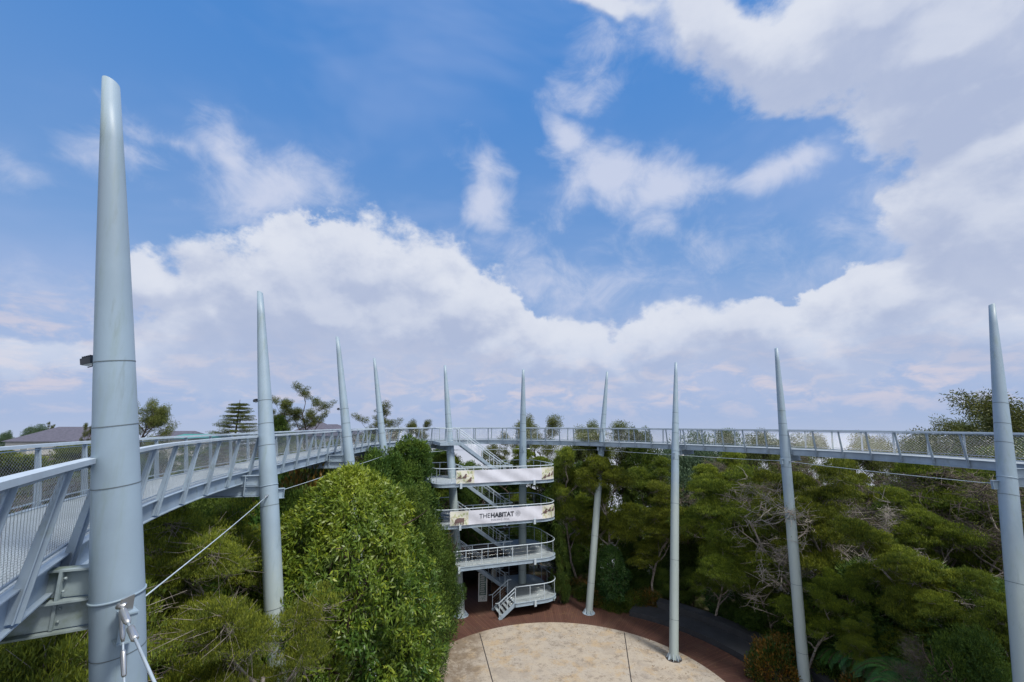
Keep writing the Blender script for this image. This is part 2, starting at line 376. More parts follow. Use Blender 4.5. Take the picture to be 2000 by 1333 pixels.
# ------------------------------------------------------------------ elevated ring walkway
ZD = 13.0
ctrl = [(-1.7, -.1), (-3.5, 2.4), (-5.0, 4.7), (-6.3, 6.9), (-7.5, 9.3), (-8.6, 13.0), (-9.2, 17.2), (-9.8, 22.5), (-10.4, 28.5), (-10.3, 34.5), (-8.9, 39.2), (-5.4, 41.6),
        (-1.0, 41.6), (3.0, 40.4), (6.6, 38.4), (10.4, 35.5), (13.5, 32.1), (16.5, 28.6), (18.7, 25.0), (19.9, 21.4), (20.3, 17.6), (19.9, 13), (18.0, 7.5), (13.5, 2.0), (7.5, -1.6), (1.8, -2.2)]
def catmull(P, m=24):
    out = []; n = len(P)
    for i in range(n):
        p0, p1, p2, p3 = [Vector(P[(i + k - 1) % n]) for k in range(4)]
        for j in range(m):
            t = j / m; out.append(.5 * ((2 * p1) + (p2 - p0) * t + (2 * p0 - 5 * p1 + 4 * p2 - p3) * t * t + (-p0 + 3 * p1 - 3 * p2 + p3) * t ** 3))
    return out
raw = catmull(ctrl)
def resample(P, step):
    n = len(P); L = [0]
    for i in range(n): L.append(L[-1] + (P[(i + 1) % n] - P[i]).length)
    tot = L[-1]; k = int(round(tot / step)); out = []; j = 0
    for i in range(k):
        d = tot * i / k
        while L[j + 1] < d: j += 1
        t = (d - L[j]) / (L[j + 1] - L[j]); out.append(P[j % n].lerp(P[(j + 1) % n], t))
    return out
STEP = .35
path = resample(raw, STEP); NP = len(path); WID = 1.75
nrm = []
for i in range(NP):
    t = (path[(i + 2) % NP] - path[i - 2]).normalized(); nrm.append(Vector((-t.y, t.x, 0)))
c0 = Vector((3, 21))
if (path[60] - c0).dot(nrm[60].xy) < 0: nrm = [-v for v in nrm]     # outward normals
ipt = [Vector((p.x, p.y, ZD)) for p in path]; opt = [Vector((p.x, p.y, ZD)) + v * WID for p, v in zip(path, nrm)]
def nearest(x, y): return min(range(NP), key=lambda i: (path[i].x - x) ** 2 + (path[i].y - y) ** 2)

ww = empty('elevated_walkway', (0, 0, 0), label='pale grey steel treetop walkway curving in a ring on leaning masts', category='walkway')
def grate_mat():
    m = mat('deck_grating_bars', (.34, .40, .45), .55); g = G(m.node_tree); b = m.node_tree.nodes['Principled BSDF']
    tcn = g.n('ShaderNodeTexCoord'); v = tcn.outputs['UV']
    s = g.n('ShaderNodeSeparateXYZ'); g.put(s.inputs[0], v)
    a = g.ramp(g.m('ABSOLUTE', g.m('SUBTRACT', g.m('FRACT', g.m('MULTIPLY', s.outputs[0], 22)), .5)), .28, .4)
    a2 = g.ramp(g.m('ABSOLUTE', g.m('SUBTRACT', g.m('FRACT', g.m('MULTIPLY', s.outputs[1], 9)), .5)), .40, .47)
    f, _ = g.noise(tcn.outputs['Object'], 1.5, 6, .6)
    c = g.mix(g.ramp(f, .35, .7), (.36, .42, .46), (.26, .31, .34)); c = g.mix(g.m('MULTIPLY', a, .85), c, (.05, .06, .06)); c = g.mix(a2, c, (.42, .48, .52))
    g.put(b.inputs['Base Color'], c); return m
def strip(A, B, name, m, thick, z=0):
    me = bpy.data.meshes.new(name); n = len(A); vs = []
    for a, b in zip(A, B): vs += [a + Vector((0, 0, z)), b + Vector((0, 0, z)), a + Vector((0, 0, z - thick)), b + Vector((0, 0, z - thick))]
    fs = []; uv = []
    for i in range(n):
        j = (i + 1) % n; fs += [(4 * i, 4 * i + 1, 4 * j + 1, 4 * j), (4 * i + 2, 4 * j + 2, 4 * j + 3, 4 * i + 3)]
        uv += [(0, i * STEP), (WID, i * STEP), (WID, (i + 1) * STEP), (0, (i + 1) * STEP)] + [(0, 0)] * 4
    me.from_pydata(vs, [], fs); l = me.uv_layers.new(name='UVMap'); l.data.foreach_set('uv', [c for p in uv for c in p]); me.materials.append(m)
    o = bpy.data.objects.new(name, me); C.objects.link(o); o.parent = ww; return o
strip([p - v * .0 for p, v in zip(ipt, nrm)], opt, 'deck', grate_mat(), .05, -.012)
def chan(sgn): # C-channel fascia: web, top flange and bottom flange
    return [(0, 0), (sgn * .02, 0), (sgn * .02, -.33), (0, -.33)]
for nm, P, s in (('inner_fascia', ipt, -1), ('outer_fascia', opt, 1)):
    mb = MB(); mb.sweep(P, [(s * .003, .0), (s * .02, .0), (s * .02, -.34), (s * .003, -.34)][::s], nrm, True)
    mb.sweep(P, [(s * -.02, .012), (s * .085, .012), (s * .085, -.006), (s * -.02, -.006)][::s], nrm, True)
    mb.sweep(P, [(s * -.02, -.334), (s * .085, -.334), (s * .085, -.352), (s * -.02, -.352)][::s], nrm, True)
    mb.build(nm, M['steel'], ww)
LEAN, RH = .26, 1.16                            # rail leans away from the deck
for nm, P, s in (('inner_handrail', ipt, -1), ('outer_handrail', opt, 1)):
    T = [p + v * s * LEAN + Vector((0, 0, RH)) for p, v in zip(P, nrm)]
    mb = MB(); mb.sweep(T, [(-.065, .03), (.065, .03), (.065, -.03), (-.065, -.03)], nrm, True); mb.build(nm, M['rail'], ww)
    mb = MB(); T2 = [p + v * s * .03 + Vector((0, 0, .11)) for p, v in zip(P, nrm)]; mb.sweep(T2, [(-.012, .012), (.012, .012), (.012, -.012), (-.012, -.012)], nrm, True)
    T3 = [p + v * s * (LEAN - .02) + Vector((0, 0, RH - .07)) for p, v in zip(P, nrm)]; mb.sweep(T3, [(-.01, .01), (.01, .01), (.01, -.01), (-.01, -.01)], nrm, True)
    mb.build('mesh_frame', M['steel'], ww)
    # diagonal wire net between kick rail and handrail
    mb = MB(); cell = .075; hgt = RH - .18; reach = hgt * 1.1 / STEP
    def pt(f, h):
        i = int(math.floor(f)); t = f - i; a, b = P[i % NP].lerp(P[(i + 1) % NP], t), nrm[i % NP].lerp(nrm[(i + 1) % NP], t)
        return a + b * s * (.03 + (LEAN - .05) * h) + Vector((0, 0, .11 + hgt * h))
    k = int(NP * STEP / cell)
    for q in range(k):
        f0 = q * cell / STEP; p = P[int(f0) % NP]
        if p.y < 1 or (abs(p.x) > 1.35 * p.y + 2): continue
        far = p.length if False else math.hypot(p.x, p.y)
        if far > 24 and q % 2: continue
        rr = .0021 if far < 12 else (.0026 if far < 24 else .003)
        for sg in (1, -1):
            a = pt(f0, 0); b = pt(f0 + sg * reach * .5, .5); c = pt(f0 + sg * reach, 1.0)
            mb.tube([a, b, c], rr, 3, False)
    tag(mb.build('wire_net', M['wire'], ww))
# posts: flat fins leaning outward
post_i = [i for i in range(0, NP, 4)]
def vis(p): return p.y > 1.2 and abs(p.x) < 1.35 * p.y + 1.5
cand = []
for s, P in ((-1, ipt), (1, opt)):
    for i in post_i: cand.append((math.hypot(P[i].x, P[i].y) if vis(P[i]) else 999, s, i))
cand.sort(); rest = MB()
for r_, (d, s, i) in enumerate(cand):
    P = ipt if s < 0 else opt; p, v = P[i], nrm[i]; t = v.cross(Vector((0, 0, 1)))
    mbp = rest if r_ >= 96 else MB()
    a = p + v * s * .03 + Vector((0, 0, -.33)); b = p + v * s * LEAN + Vector((0, 0, RH - .032))
    a0 = p + v * s * .055 + Vector((0, 0, -.30)); 
    # tapered fin, wide at the foot
    ax = (b - a).normalized()
    for (q0, q1, w0, w1) in ((a0 + Vector((0, 0, .0)), b, .075, .045),):
        n0 = v * s
        vs = []
        for q, w_ in ((q0, w0), (q1, w1)):
            for e in (-1, 1):
                for k_ in (-1, 1): vs.append(q + n0 * e * w_ + t * k_ * (.007 if False else .008))
        mbp.add(vs, [(0, 1, 3, 2), (4, 6, 7, 5), (0, 4, 5, 1), (2, 3, 7, 6), (0, 2, 6, 4), (1, 5, 7, 3)])
    # cross plate facing along the rail
    w0 = .055
    vs = []
    for q, w_ in ((a0 + n0 * .03, .05), (b + n0 * .0, .045)):
        for e in (-1, 1):
            for k_ in (-1, 1): vs.append(q + t * e * w_ + n0 * k_ * .007)
    mbp.add(vs, [(0, 1, 3, 2), (4, 6, 7, 5), (0, 4, 5, 1), (2, 3, 7, 6), (0, 2, 6, 4), (1, 5, 7, 3)])
    for dz in (-.12, -.24):
        mbp.tube([p + v * s * .085 + Vector((0, 0, dz)) + t * .04, p + v * s * .125 + Vector((0, 0, dz)) + t * .04], .016, 6)
    if r_ < 96: mbp.build('post', M['steel'], ww)
tag(rest.build('post', M['steel'], ww), kind='stuff')
# cross beams under the deck
for i in range(0, NP, 8):
    if vis(ipt[i]) or vis(opt[i]) or i < 24:
        mb = MB(); mb.bar(ipt[i] + Vector((0, 0, -.2)), opt[i] + Vector((0, 0, -.2)), .1, .2); mb.build('cross_beam', M['beam'], ww)

# ------------------------------------------------------------------ masts
MASTS = [ # top px, Y top, low px, Y low, diameter scale, label
 ((217,163),4.95,(232,1300),5.7,.93,'tall grey mast closest to the viewer with cable ends and a floodlight'),
 ((508,572),15.3,(541,1310),14.3,1.0,'grey mast passing the left end of the round glossy tree'),
 ((659,658),24.2,(685,930),23.6,1.0,'grey mast rising behind the top of the round glossy tree'),
 ((731,700),32.6,(755,935),31.6,1.0,'thin grey mast between dark bushes left of the stair tower'),
 ((869,714),39.2,(900,1203),36.3,1.2,'left of the two masts carrying the stair tower'),
 ((1022,722),40.3,(1020,1150),40.2,1.2,'right of the two masts carrying the stair tower'),
 ((1186,726),39.4,(1150,1198),36.7,.98,'grey mast on the brown deck just right of the stair tower'),
 ((1320,708),33.8,(1316,1290),30.1,1.0,'grey mast with its foot on the rim of the pale round plaza'),
 ((1516,680),27.6,(1571,1328),26.4,1.0,'grey mast passing in front of the pale dead branches and red tipped hedge'),
 ((1937,595),17.4,(1993,1230),16.4,1.0,'grey mast nearest the right edge, crossing the walkway')]
mast_pts = []
for mi, (tp, Yt, lp, Yl, ds, lab) in enumerate(MASTS):
    T, Lw = at(*tp, Yt), at(*lp, Yl); d = (T - Lw).normalized()
    if d.z < 0: d = -d
    gz = 0.0
    for _ in range(4):
        B = Lw - d * ((Lw.z - gz) / d.z); gz = ground_z(B.x, B.y) if math.hypot(B.x - 3, B.y - 23) > 17.5 else .0
    if math.hypot(B.x - CX, B.y - CY) < RD: gz = .03
    L = (T - B).length; up_ = d
    def P_at(z, B=B, d=d): return B + d * ((z - B.z) / d.z)
    root = empty('mast', B, label=lab, category='mast', group='leaning masts holding up the ring walkway')
    X = up_.orthogonal().normalized(); Yv = up_.cross(X)
    ndir = Vector((c0.x, c0.y, 0)) - Vector((B.x, B.y, 0)); ndir.z = 0; ndir.normalize()      # towards the ring centre
    X = (ndir - up_ * ndir.dot(up_)).normalized(); Yv = up_.cross(X)
    zb = 12.6
    def rad(z, ds=ds, T=T):
        if z < zb: return (.285 - .012 * (z / zb)) * ds
        t = (z - zb) / (T.z - zb); return (.273 * (1 - t) ** 1.0 + .098 * t) * ds + .015 * math.sin(t * math.pi) * ds
    hs = [0, .4, 2, 4, 6, 8, 9.5, 11, 12.6] + [12.6 + (T.z - 12.6) * k / 8 for k in range(1, 9)]
    seg = 32; vs = []
    for hi_, z in enumerate(hs):
        c_ = P_at(max(z, B.z + .0)) - B if hi_ else Vector((0, 0, 0))
        r_ = rad(z)
        for k in range(seg):
            a = 2 * math.pi * k / seg; o = (X * math.cos(a) + Yv * math.sin(a)) * r_
            if hi_ == len(hs) - 1: o = o + up_ * (-math.cos(a) * .05 * ds)   # slanted tip
            vs.append(c_ + o)
    mb = MB(); mb.add(vs, [(i * seg + k, i * seg + (k + 1) % seg, (i + 1) * seg + (k + 1) % seg, (i + 1) * seg + k) for i in range(len(hs) - 1) for k in range(seg)], True)
    mb.f.append(tuple((len(hs) - 1) * seg + k for k in range(seg))); mb.sm.append(False)
    mb.build('shaft', M['mast'], root)
    for z in (2.1, 5.5, 9.0, 11.95, 13.85, 14.57, 15.36):
        if z < B.z + .4: continue
        c_ = P_at(z) - B; r_ = rad(z)
        mb = MB(); hh = .012 if mi == 0 else .02
        mb.tube([c_ - up_ * hh * .5, c_ + up_ * hh * .5], r_ + .0035, seg, False); mb.build('weld_seam', M['seam'], root)
    c_ = P_at(12.57) - B; mb = MB(); mb.tube([c_ - up_ * .012, c_ + up_ * .012], rad(12.5) + .014, seg, True); mb.build('collar', M['mast'], root)
    # stub plate towards the ring centre
    c_ = P_at(12.3) - B; r_ = rad(12.3); side = Vector((0, 0, 1)).cross(ndir)
    sdv = side if mi < 5 else side
    mb = MB(); q = ndir
    if mi == 0: q = (Vector((.8, -.6, 0))).normalized()
    sd2 = Vector((0, 0, 1)).cross(q)
    mb.box(c_ + q * (r_ + .07), (.16, .03, .30), (q, sd2, Vector((0, 0, 1))))
    for dz in (.15, -.15): mb.box(c_ + q * (r_ + .075) + Vector((0, 0, dz)), (.21, .16, .018), (q, sd2, Vector((0, 0, 1))))
    mb.box(c_ + q * (r_ + .155), (.018, .15, .28), (q, sd2, Vector((0, 0, 1))))
    mb.build('bracket_stub', M['mast'], root)
    # cantilever arm to the walkway
    j = nearest(P_at(12.4).x, P_at(12.4).y); e = ipt[j] - B; e.z = 0; c_ = P_at(12.4) - B; c_.z = 0
    dv = (e - c_); dist = dv.length; dv.normalize(); far = e + nrm[j] * (WID + .05)
    mb = MB(); wv = Vector((0, 0, 1)).cross(dv)
    a = c_ + dv * (rad(12.4) - .03)
    for z0, z1, far_ in ((12.92, 12.59, e), (12.59, 12.27, far)):
        zz0, zz1 = z0 - B.z, z1 - B.z
        mb.bar(a + Vector((0, 0, (zz0 + zz1) / 2)), far_ + Vector((0, 0, (zz0 + zz1) / 2)), .02, abs(z0 - z1) - .03)
        mb.bar(a + Vector((0, 0, zz0 - .012)), far_ + Vector((0, 0, zz0 - .012)), .17, .022)
    mb.bar(a + Vector((0, 0, 12.26 - B.z)), far + Vector((0, 0, 12.26 - B.z)), .17, .022)
    mb.build('cantilever_arm', M['beam'] if mi == 0 else M['steel'], root)
    mb = MB(); mid = e - dv * .16
    mb.bar(mid + Vector((0, 0, 12.9 - B.z)), mid + Vector((0, 0, 12.28 - B.z)), .18, .03, dv)
    for k_ in (-1, 1):
        for z in (12.82, 12.68, 12.5, 12.36): mb.tube([mid + wv * k_ * .06 + Vector((0, 0, z - B.z)) - dv * .03, mid + wv * k_ * .06 + Vector((0, 0, z - B.z)) - dv * .055], .017, 6)
    mb.build('splice_plate', M['beam'] if mi == 0 else M['steel'], root)
    # foot with gussets and bolts
    if mi not in (1, 2, 3):
        mb = MB(); mb.tube([Vector((0, 0, -.0)), Vector((0, 0, .035))], .5 * ds, 24)
        mb.build('base_plate', M['joint'] if mi in (7,) else M['steel'], root)
        for k in range(8):
            a_ = 2 * math.pi * (k + .5) / 8; o = Vector((math.cos(a_), math.sin(a_), 0)); t_ = Vector((-o.y, o.x, 0)); r0 = .26 * ds
            vs = [o * r0 + t_ * s_ * .01 + Vector((0, 0, z)) for s_ in (-1, 1) for z in (.036, .36)] + [o * (.45 * ds) + t_ * s_ * .01 + Vector((0, 0, z)) for s_ in (-1, 1) for z in (.036, .08)]
            mb = MB(); mb.add(vs, [(0, 1, 5, 4), (2, 6, 7, 3), (0, 2, 3, 1), (4, 5, 7, 6), (1, 3, 7, 5), (0, 4, 6, 2)]); mb.build('gusset', M['rail'], root)
    if mi in (0, 1, 2):                          # small floodlight on the outer side
        c_ = P_at(15.34) - B; r_ = rad(15.3); q = Vector((-1, .0, 0)) if mi == 0 else Vector((-1, 0, 0)); s_ = .66 if mi == 0 else .6
        mb = MB(); mb.tube([c_ + q * r_, c_ + q * (r_ + .09 * s_)], .012, 6)
        mb.tube([c_ + q * (r_ + .09 * s_) + Vector((0, .0, .05)) * s_, c_ + q * (r_ + .12 * s_) + Vector((0, 0, -.05)) * s_, c_ + q * (r_ + .2 * s_) + Vector((0, 0, -.07)) * s_], .008, 5)
        br = mb.build('lamp_bracket', M['black'], root)
        mb = MB(); axu = Vector((-.25, 0, .97)); axq = Vector((.97, 0, .25))
        mb.box(c_ + q * (r_ + .2 * s_) + Vector((0, 0, .03)), (.19 * s_, .16 * s_, .12 * s_), (axq, Vector((0, 1, 0)), axu))
        for k in range(5): mb.box(c_ + q * (r_ + (.13 + .035 * k) * s_) + Vector((0, 0, .03 + .07 * s_ + (.02 - .009 * k) * s_)), (.008, .15 * s_, .05 * s_), (axq, Vector((0, 1, 0)), axu))
        lp_ = mb.build('floodlight', M['black'], root)
        mb = MB(); mb.box(c_ + q * (r_ + .2 * s_) + Vector((0, 0, .03)) - axu * .064 * s_, (.16 * s_, .13 * s_, .008), (axq, Vector((0, 1, 0)), axu)); mb.build('lens', M['glass'], lp_)
    mast_pts.append((P_at, rad, root, B))

# ring cables strung mast to mast
cz = 12.3
cable_labels = ['steel cable running from the nearest mast down to the second mast', 'cable between the second and third mast, above the glossy tree', 'cable behind the dark bushes left of the stair tower', 'cable under the walkway at the left of the stair tower',
                'cable between the two tower masts under the walkway', 'cable running right from the tower to the next mast', 'cable above the green crown beside the plaza', 'cable between the plaza mast and the branchy trees', 'long cable slanting to the mast at the right edge']
for i in range(9):
    Pa, ra, _, _ = mast_pts[i]; Pb, rb, _, _ = mast_pts[i + 1]
    a, b = Pa(cz), Pb(cz); d = (b - a).normalized(); a = a + d * (ra(cz) + .04); b = b - d * (rb(cz) + .04)
    t = empty('steel_cable', a, label=cable_labels[i], category='cable', group='cables strung from mast to mast')
    mb = MB(); k = 10; mb.tube([(b - a) * (u / k) + Vector((0, 0, -.05 * math.sin(math.pi * u / k) * (b - a).length / 12)) for u in range(k + 1)], .011 + .002 * (i > 1), 6); mb.build('strand', M['rail'], t)
    for q, dd in ((Vector((0, 0, 0)), d), (b - a, -d)):
        mb = MB(); mb.tube([q - dd * .05, q + dd * .02, q + dd * .35], [.04, .03, .024], 8); mb.build('end_socket', M['zinc'], t)
# two tie rods hanging from the nearest mast's lug
Pa, ra, root0, B0 = mast_pts[0]
lug = at(238, 1190, (Pa(12.4)).y - .29)
for (px, py, Y, rr, lab) in ((243, 1345, 5.15, .016, 'thin turnbuckle rod hanging straight down the nearest mast'), (318, 1370, 4.3, .024, 'thicker steel rod slanting away from the nearest mast')):
    e = at(px, py, Y); d = (e - lug).normalized(); e = lug + d * 3.2
    t = empty('tie_rod', lug, label=lab, category='cable', group='rods pinned to the nearest mast')
    mb = MB(); mb.tube([d * .3, e - lug], rr * .6, 8); mb.build('rod', M['rail'], t)
    mb = MB(); mb.tube([d * .02, d * .06, d * .28, d * .34], [rr * 1.2, rr * 1.7, rr * 1.5, rr * .8], 8); mb.build('fork', M['zinc'], t)
    mb = MB(); mb.tube([d * .42, d * .44, d * .66, d * .68], [rr, rr * 1.5, rr * 1.5, rr], 8); mb.build('turnbuckle', M['zinc'], t)
mb = MB(); mb.box(lug - B0 + Vector((0, .06, .02)), (.025, .16, .17)); mb.tube([lug - B0 + Vector((-.05, -.0, .03)), lug - B0 + Vector((.05, 0, .03))], .035, 10); mb.build('cable_lug', M['zinc'], root0)

# ------------------------------------------------------------------ stair tower
ANG = math.atan2(2.5, 7)
TW = empty('stair_tower', (0, 35.7, 0), ANG, label='open grey steel stair tower of stacked rounded landings', category='stair tower')
def round_path(P, rads, k=7):
    out = []
    for i, p in enumerate(P):
        p = Vector(p); r_ = rads[i]
        if not r_: out.append(p); continue
        a = (Vector(P[i - 1]) - p).normalized(); b = (Vector(P[(i + 1) % len(P)]) - p).normalized()
        for q in range(k + 1):
            t = q / k; p0, p1, p2 = p + a * r_, p, p + b * r_
            out.append(p0 * (1 - t) ** 2 + p1 * 2 * t * (1 - t) + p2 * t * t)
    return out
UL, UR, VB, W1, U1, U2, LV = -6.2, 4.2, 5.9, 1.5, -3.6, .6, 5.6
def landing(z, bottom=False):
    if bottom: P, rr = [(.3, 0), (UR, 0), (UR, VB), (U2, VB), (U2, 1.9), (.3, 1.9)], [0, 1.7, 1.7, 0, 0, 0]
    else: P, rr = [(UL, 0), (UR, 0), (UR, VB), (U2, VB), (U2, W1), (U1, W1), (U1, LV), (UL, LV)], [1.1, 1.7, 1.7, 0, 0, 0, 0, 1.1]
    poly = [tuple(p) for p in round_path(P, rr)]
    mb = MB(); mb.prism(poly, z - .05, z); d = mb.build('landing', M['grating'], TW)
    mb = MB(); n = len(poly)
    for i in range(n):
        a, b = Vector((*poly[i], z)), Vector((*poly[(i + 1) % n], z))
        if (b - a).length < 1e-4: continue
        mb.bar(a + Vector((0, 0, -.1)), b + Vector((0, 0, -.1)), .03, .23); mb.bar(a + Vector((0, 0, .016)), b + Vector((0, 0, .016)), .11, .012); mb.bar(a + Vector((0, 0, -.222)), b + Vector((0, 0, -.222)), .11, .012)
    mb.build('edge_beam', M['steel'], d)
    mb = MB()
    for u in ((1.0, 2.4, 3.6) if bottom else (-5, -3.4, -1.8, -.2, 1.2, 2.6)):
        mb = MB(); mb.bar((u, .1, z - .15), (u, (VB if u > .6 else (LV if u < -3.6 else W1)) - .1, z - .15), .08, .16); mb.build('floor_joist', M['beam'], d)
    for (u, v) in ((-4.2, -.09), (1.9, -.09)):
        if bottom and u < 0: continue
        mb = MB(); mb.box((u, v, z - .13), (.17, .12, .42)); mb.build('bolted_tab', M['rail'], d)
    return d, poly
def rail_run(parent, pts, h=1.1, close=False, wires=4, ends=True):
    pts = [Vector(p) for p in pts]
    pts = [p for i, p in enumerate(pts) if i == 0 or (p - pts[i - 1]).length > 1e-4]
    mb = MB(); mb.tube([p + Vector((0, 0, h)) for p in pts], .034, 8); mb.build('handrail', M['rail'], parent)
    mb = MB()
    for k in range(wires):
        mb.tube([p + Vector((0, 0, h * (k + .6) / (wires + .4))) for p in pts], .004, 4)
    mb.build('rail_wires', M['wire'], parent)
    L = [0]
    for a, b in zip(pts, pts[1:]): L.append(L[-1] + (b - a).length)
    n = max(1, round(L[-1] / 1.25))
    for i in range(n + 1):
        d = L[-1] * i / n; j = 0
        while j < len(L) - 2 and L[j + 1] < d: j += 1
        t = (d - L[j]) / max(1e-6, L[j + 1] - L[j]); p = pts[j].lerp(pts[j + 1], min(1, t))
        dr = (pts[j + 1] - pts[j]).normalized()
        mb = MB(); mb.bar(p + Vector((0, 0, -.18)), p + Vector((0, 0, h - .03)), .022, .05, dr); mb.build('rail_post', M['rail'], parent)
def zpts(P, z): return [Vector((p[0], p[1], z)) for p in P]
for z in (10, 7, 4):
    d, poly = landing(z)
    outp = round_path([(U1, LV), (UL, LV), (UL, 0), (UR, 0), (UR, VB), (U2, VB)], [0, 1.1, 1.1, 1.7, 1.7, 0])
    rail_run(d, zpts(outp, z), 1.15)
    rail_run(d, zpts([(U1, 3.3), (U1, W1), (U2, W1), (U2, 3.3)], z), 1.1)
d, poly = landing(1, True)
outp = round_path([(.3, .05), (UR, 0), (UR, VB), (U2, VB)], [0, 1.7, 1.7, 0]); rail_run(d, zpts(outp, 1), 1.15)
rail_run(d, zpts([(U2, 3.3), (U2, 1.9), (.3, 1.9)], 1), 1.1)
def flight(u0, u1, z0, z1, v0, v1, nst, hr=True):
    slope = math.atan2(z1 - z0, u1 - u0); mb = MB()
    for v in (v0, v1): mb.bar((u0, v, z0 - .05), (u1, v, z1 - .05), .04, .26)
    f = mb.build('flight', M['steel'], TW)
    for i in range(1, nst):
        t = i / nst; mb = MB(); mb.box((u0 + (u1 - u0) * t, (v0 + v1) / 2, z0 + (z1 - z0) * t), (.27, abs(v1 - v0) - .05, .04)); mb.build('tread', M['grating'], f)
    for v in (v0, v1):
        a, b = Vector((u0, v, z0)), Vector((u1, v, z1))
        mb = MB(); e = Vector((.3 if u1 > u0 else -.3, 0, 0))
        mb.tube([a - e + Vector((0, 0, 1.1)), a + Vector((0, 0, 1.1)), b + Vector((0, 0, 1.1)), b + e + Vector((0, 0, 1.1))], .03, 8)
        mb.tube([a + Vector((0, 0, .85)) , b + Vector((0, 0, .85))], .022, 6)
        mb.build('handrail', M['rail'], f)
        mb = MB()
        for k in range(3): mb.tube([a + Vector((0, 0, .25 + .2 * k)), b + Vector((0, 0, .25 + .2 * k))], .006, 4)
        mb.build('rail_wires', M['wire'], f)
        k = 4 if nst > 8 else 2
        for i in range(k + 1):
            p = a.lerp(b, (i + .02) / (k + .04)); mb = MB(); mb.bar(p + Vector((0, 0, -.1)), p + Vector((0, 0, 1.08)), .02, .045, Vector((1, 0, 0))); mb.build('rail_post', M['rail'], f)
for z in (13, 10, 7, 4): flight(U1, U2, z, z - 3, 3.5, 4.8, 16)
flight(.3, -1.0, 1, .08, .1, 1.85, 5)
# bridge landing joining the stair head to the ring walkway
mb = MB(); mb.prism([(-5.3, 3.2), (U1, 3.2), (U1, 5.2), (-3.0, 8.2), (-5.3, 8.2)], 12.9, 12.965); d = mb.build('landing', M['grating'], TW)
mb = MB()
for a, b in (((-5.3, 3.2), (U1, 3.2)), ((U1, 4.95), (-3.0, 8.0)), ((-5.3, 3.2), (-5.3, 8.0))): mb.bar((*a, 12.86), (*b, 12.86), .04, .26)
mb.build('edge_beam', M['steel'], d)
rail_run(d, [(U1, 4.9, 13), (-3.0, 7.2, 13)], 1.15); rail_run(d, [(U1, 3.3, 13), (-5.3, 3.2, 13), (-5.3, 7.2, 13)], 1.15)
# collars tying landings to the two tower masts
TWm = Matrix.Translation((0, 35.7, 0)) @ Matrix.Rotation(ANG, 4, 'Z'); inv = TWm.inverted()
for mi in (4, 5):
    Pa, ra, _, _ = mast_pts[mi]
    for z in (10, 7, 4) + ((1,) if mi == 5 else ()):
        c_ = inv @ Pa(z - .12); mb = MB(); mb.tube([c_ - Vector((0, 0, .13)), c_ + Vector((0, 0, .12))], ra(z) + .05, 20); mb.build('mast_collar', M['steel'], TW)

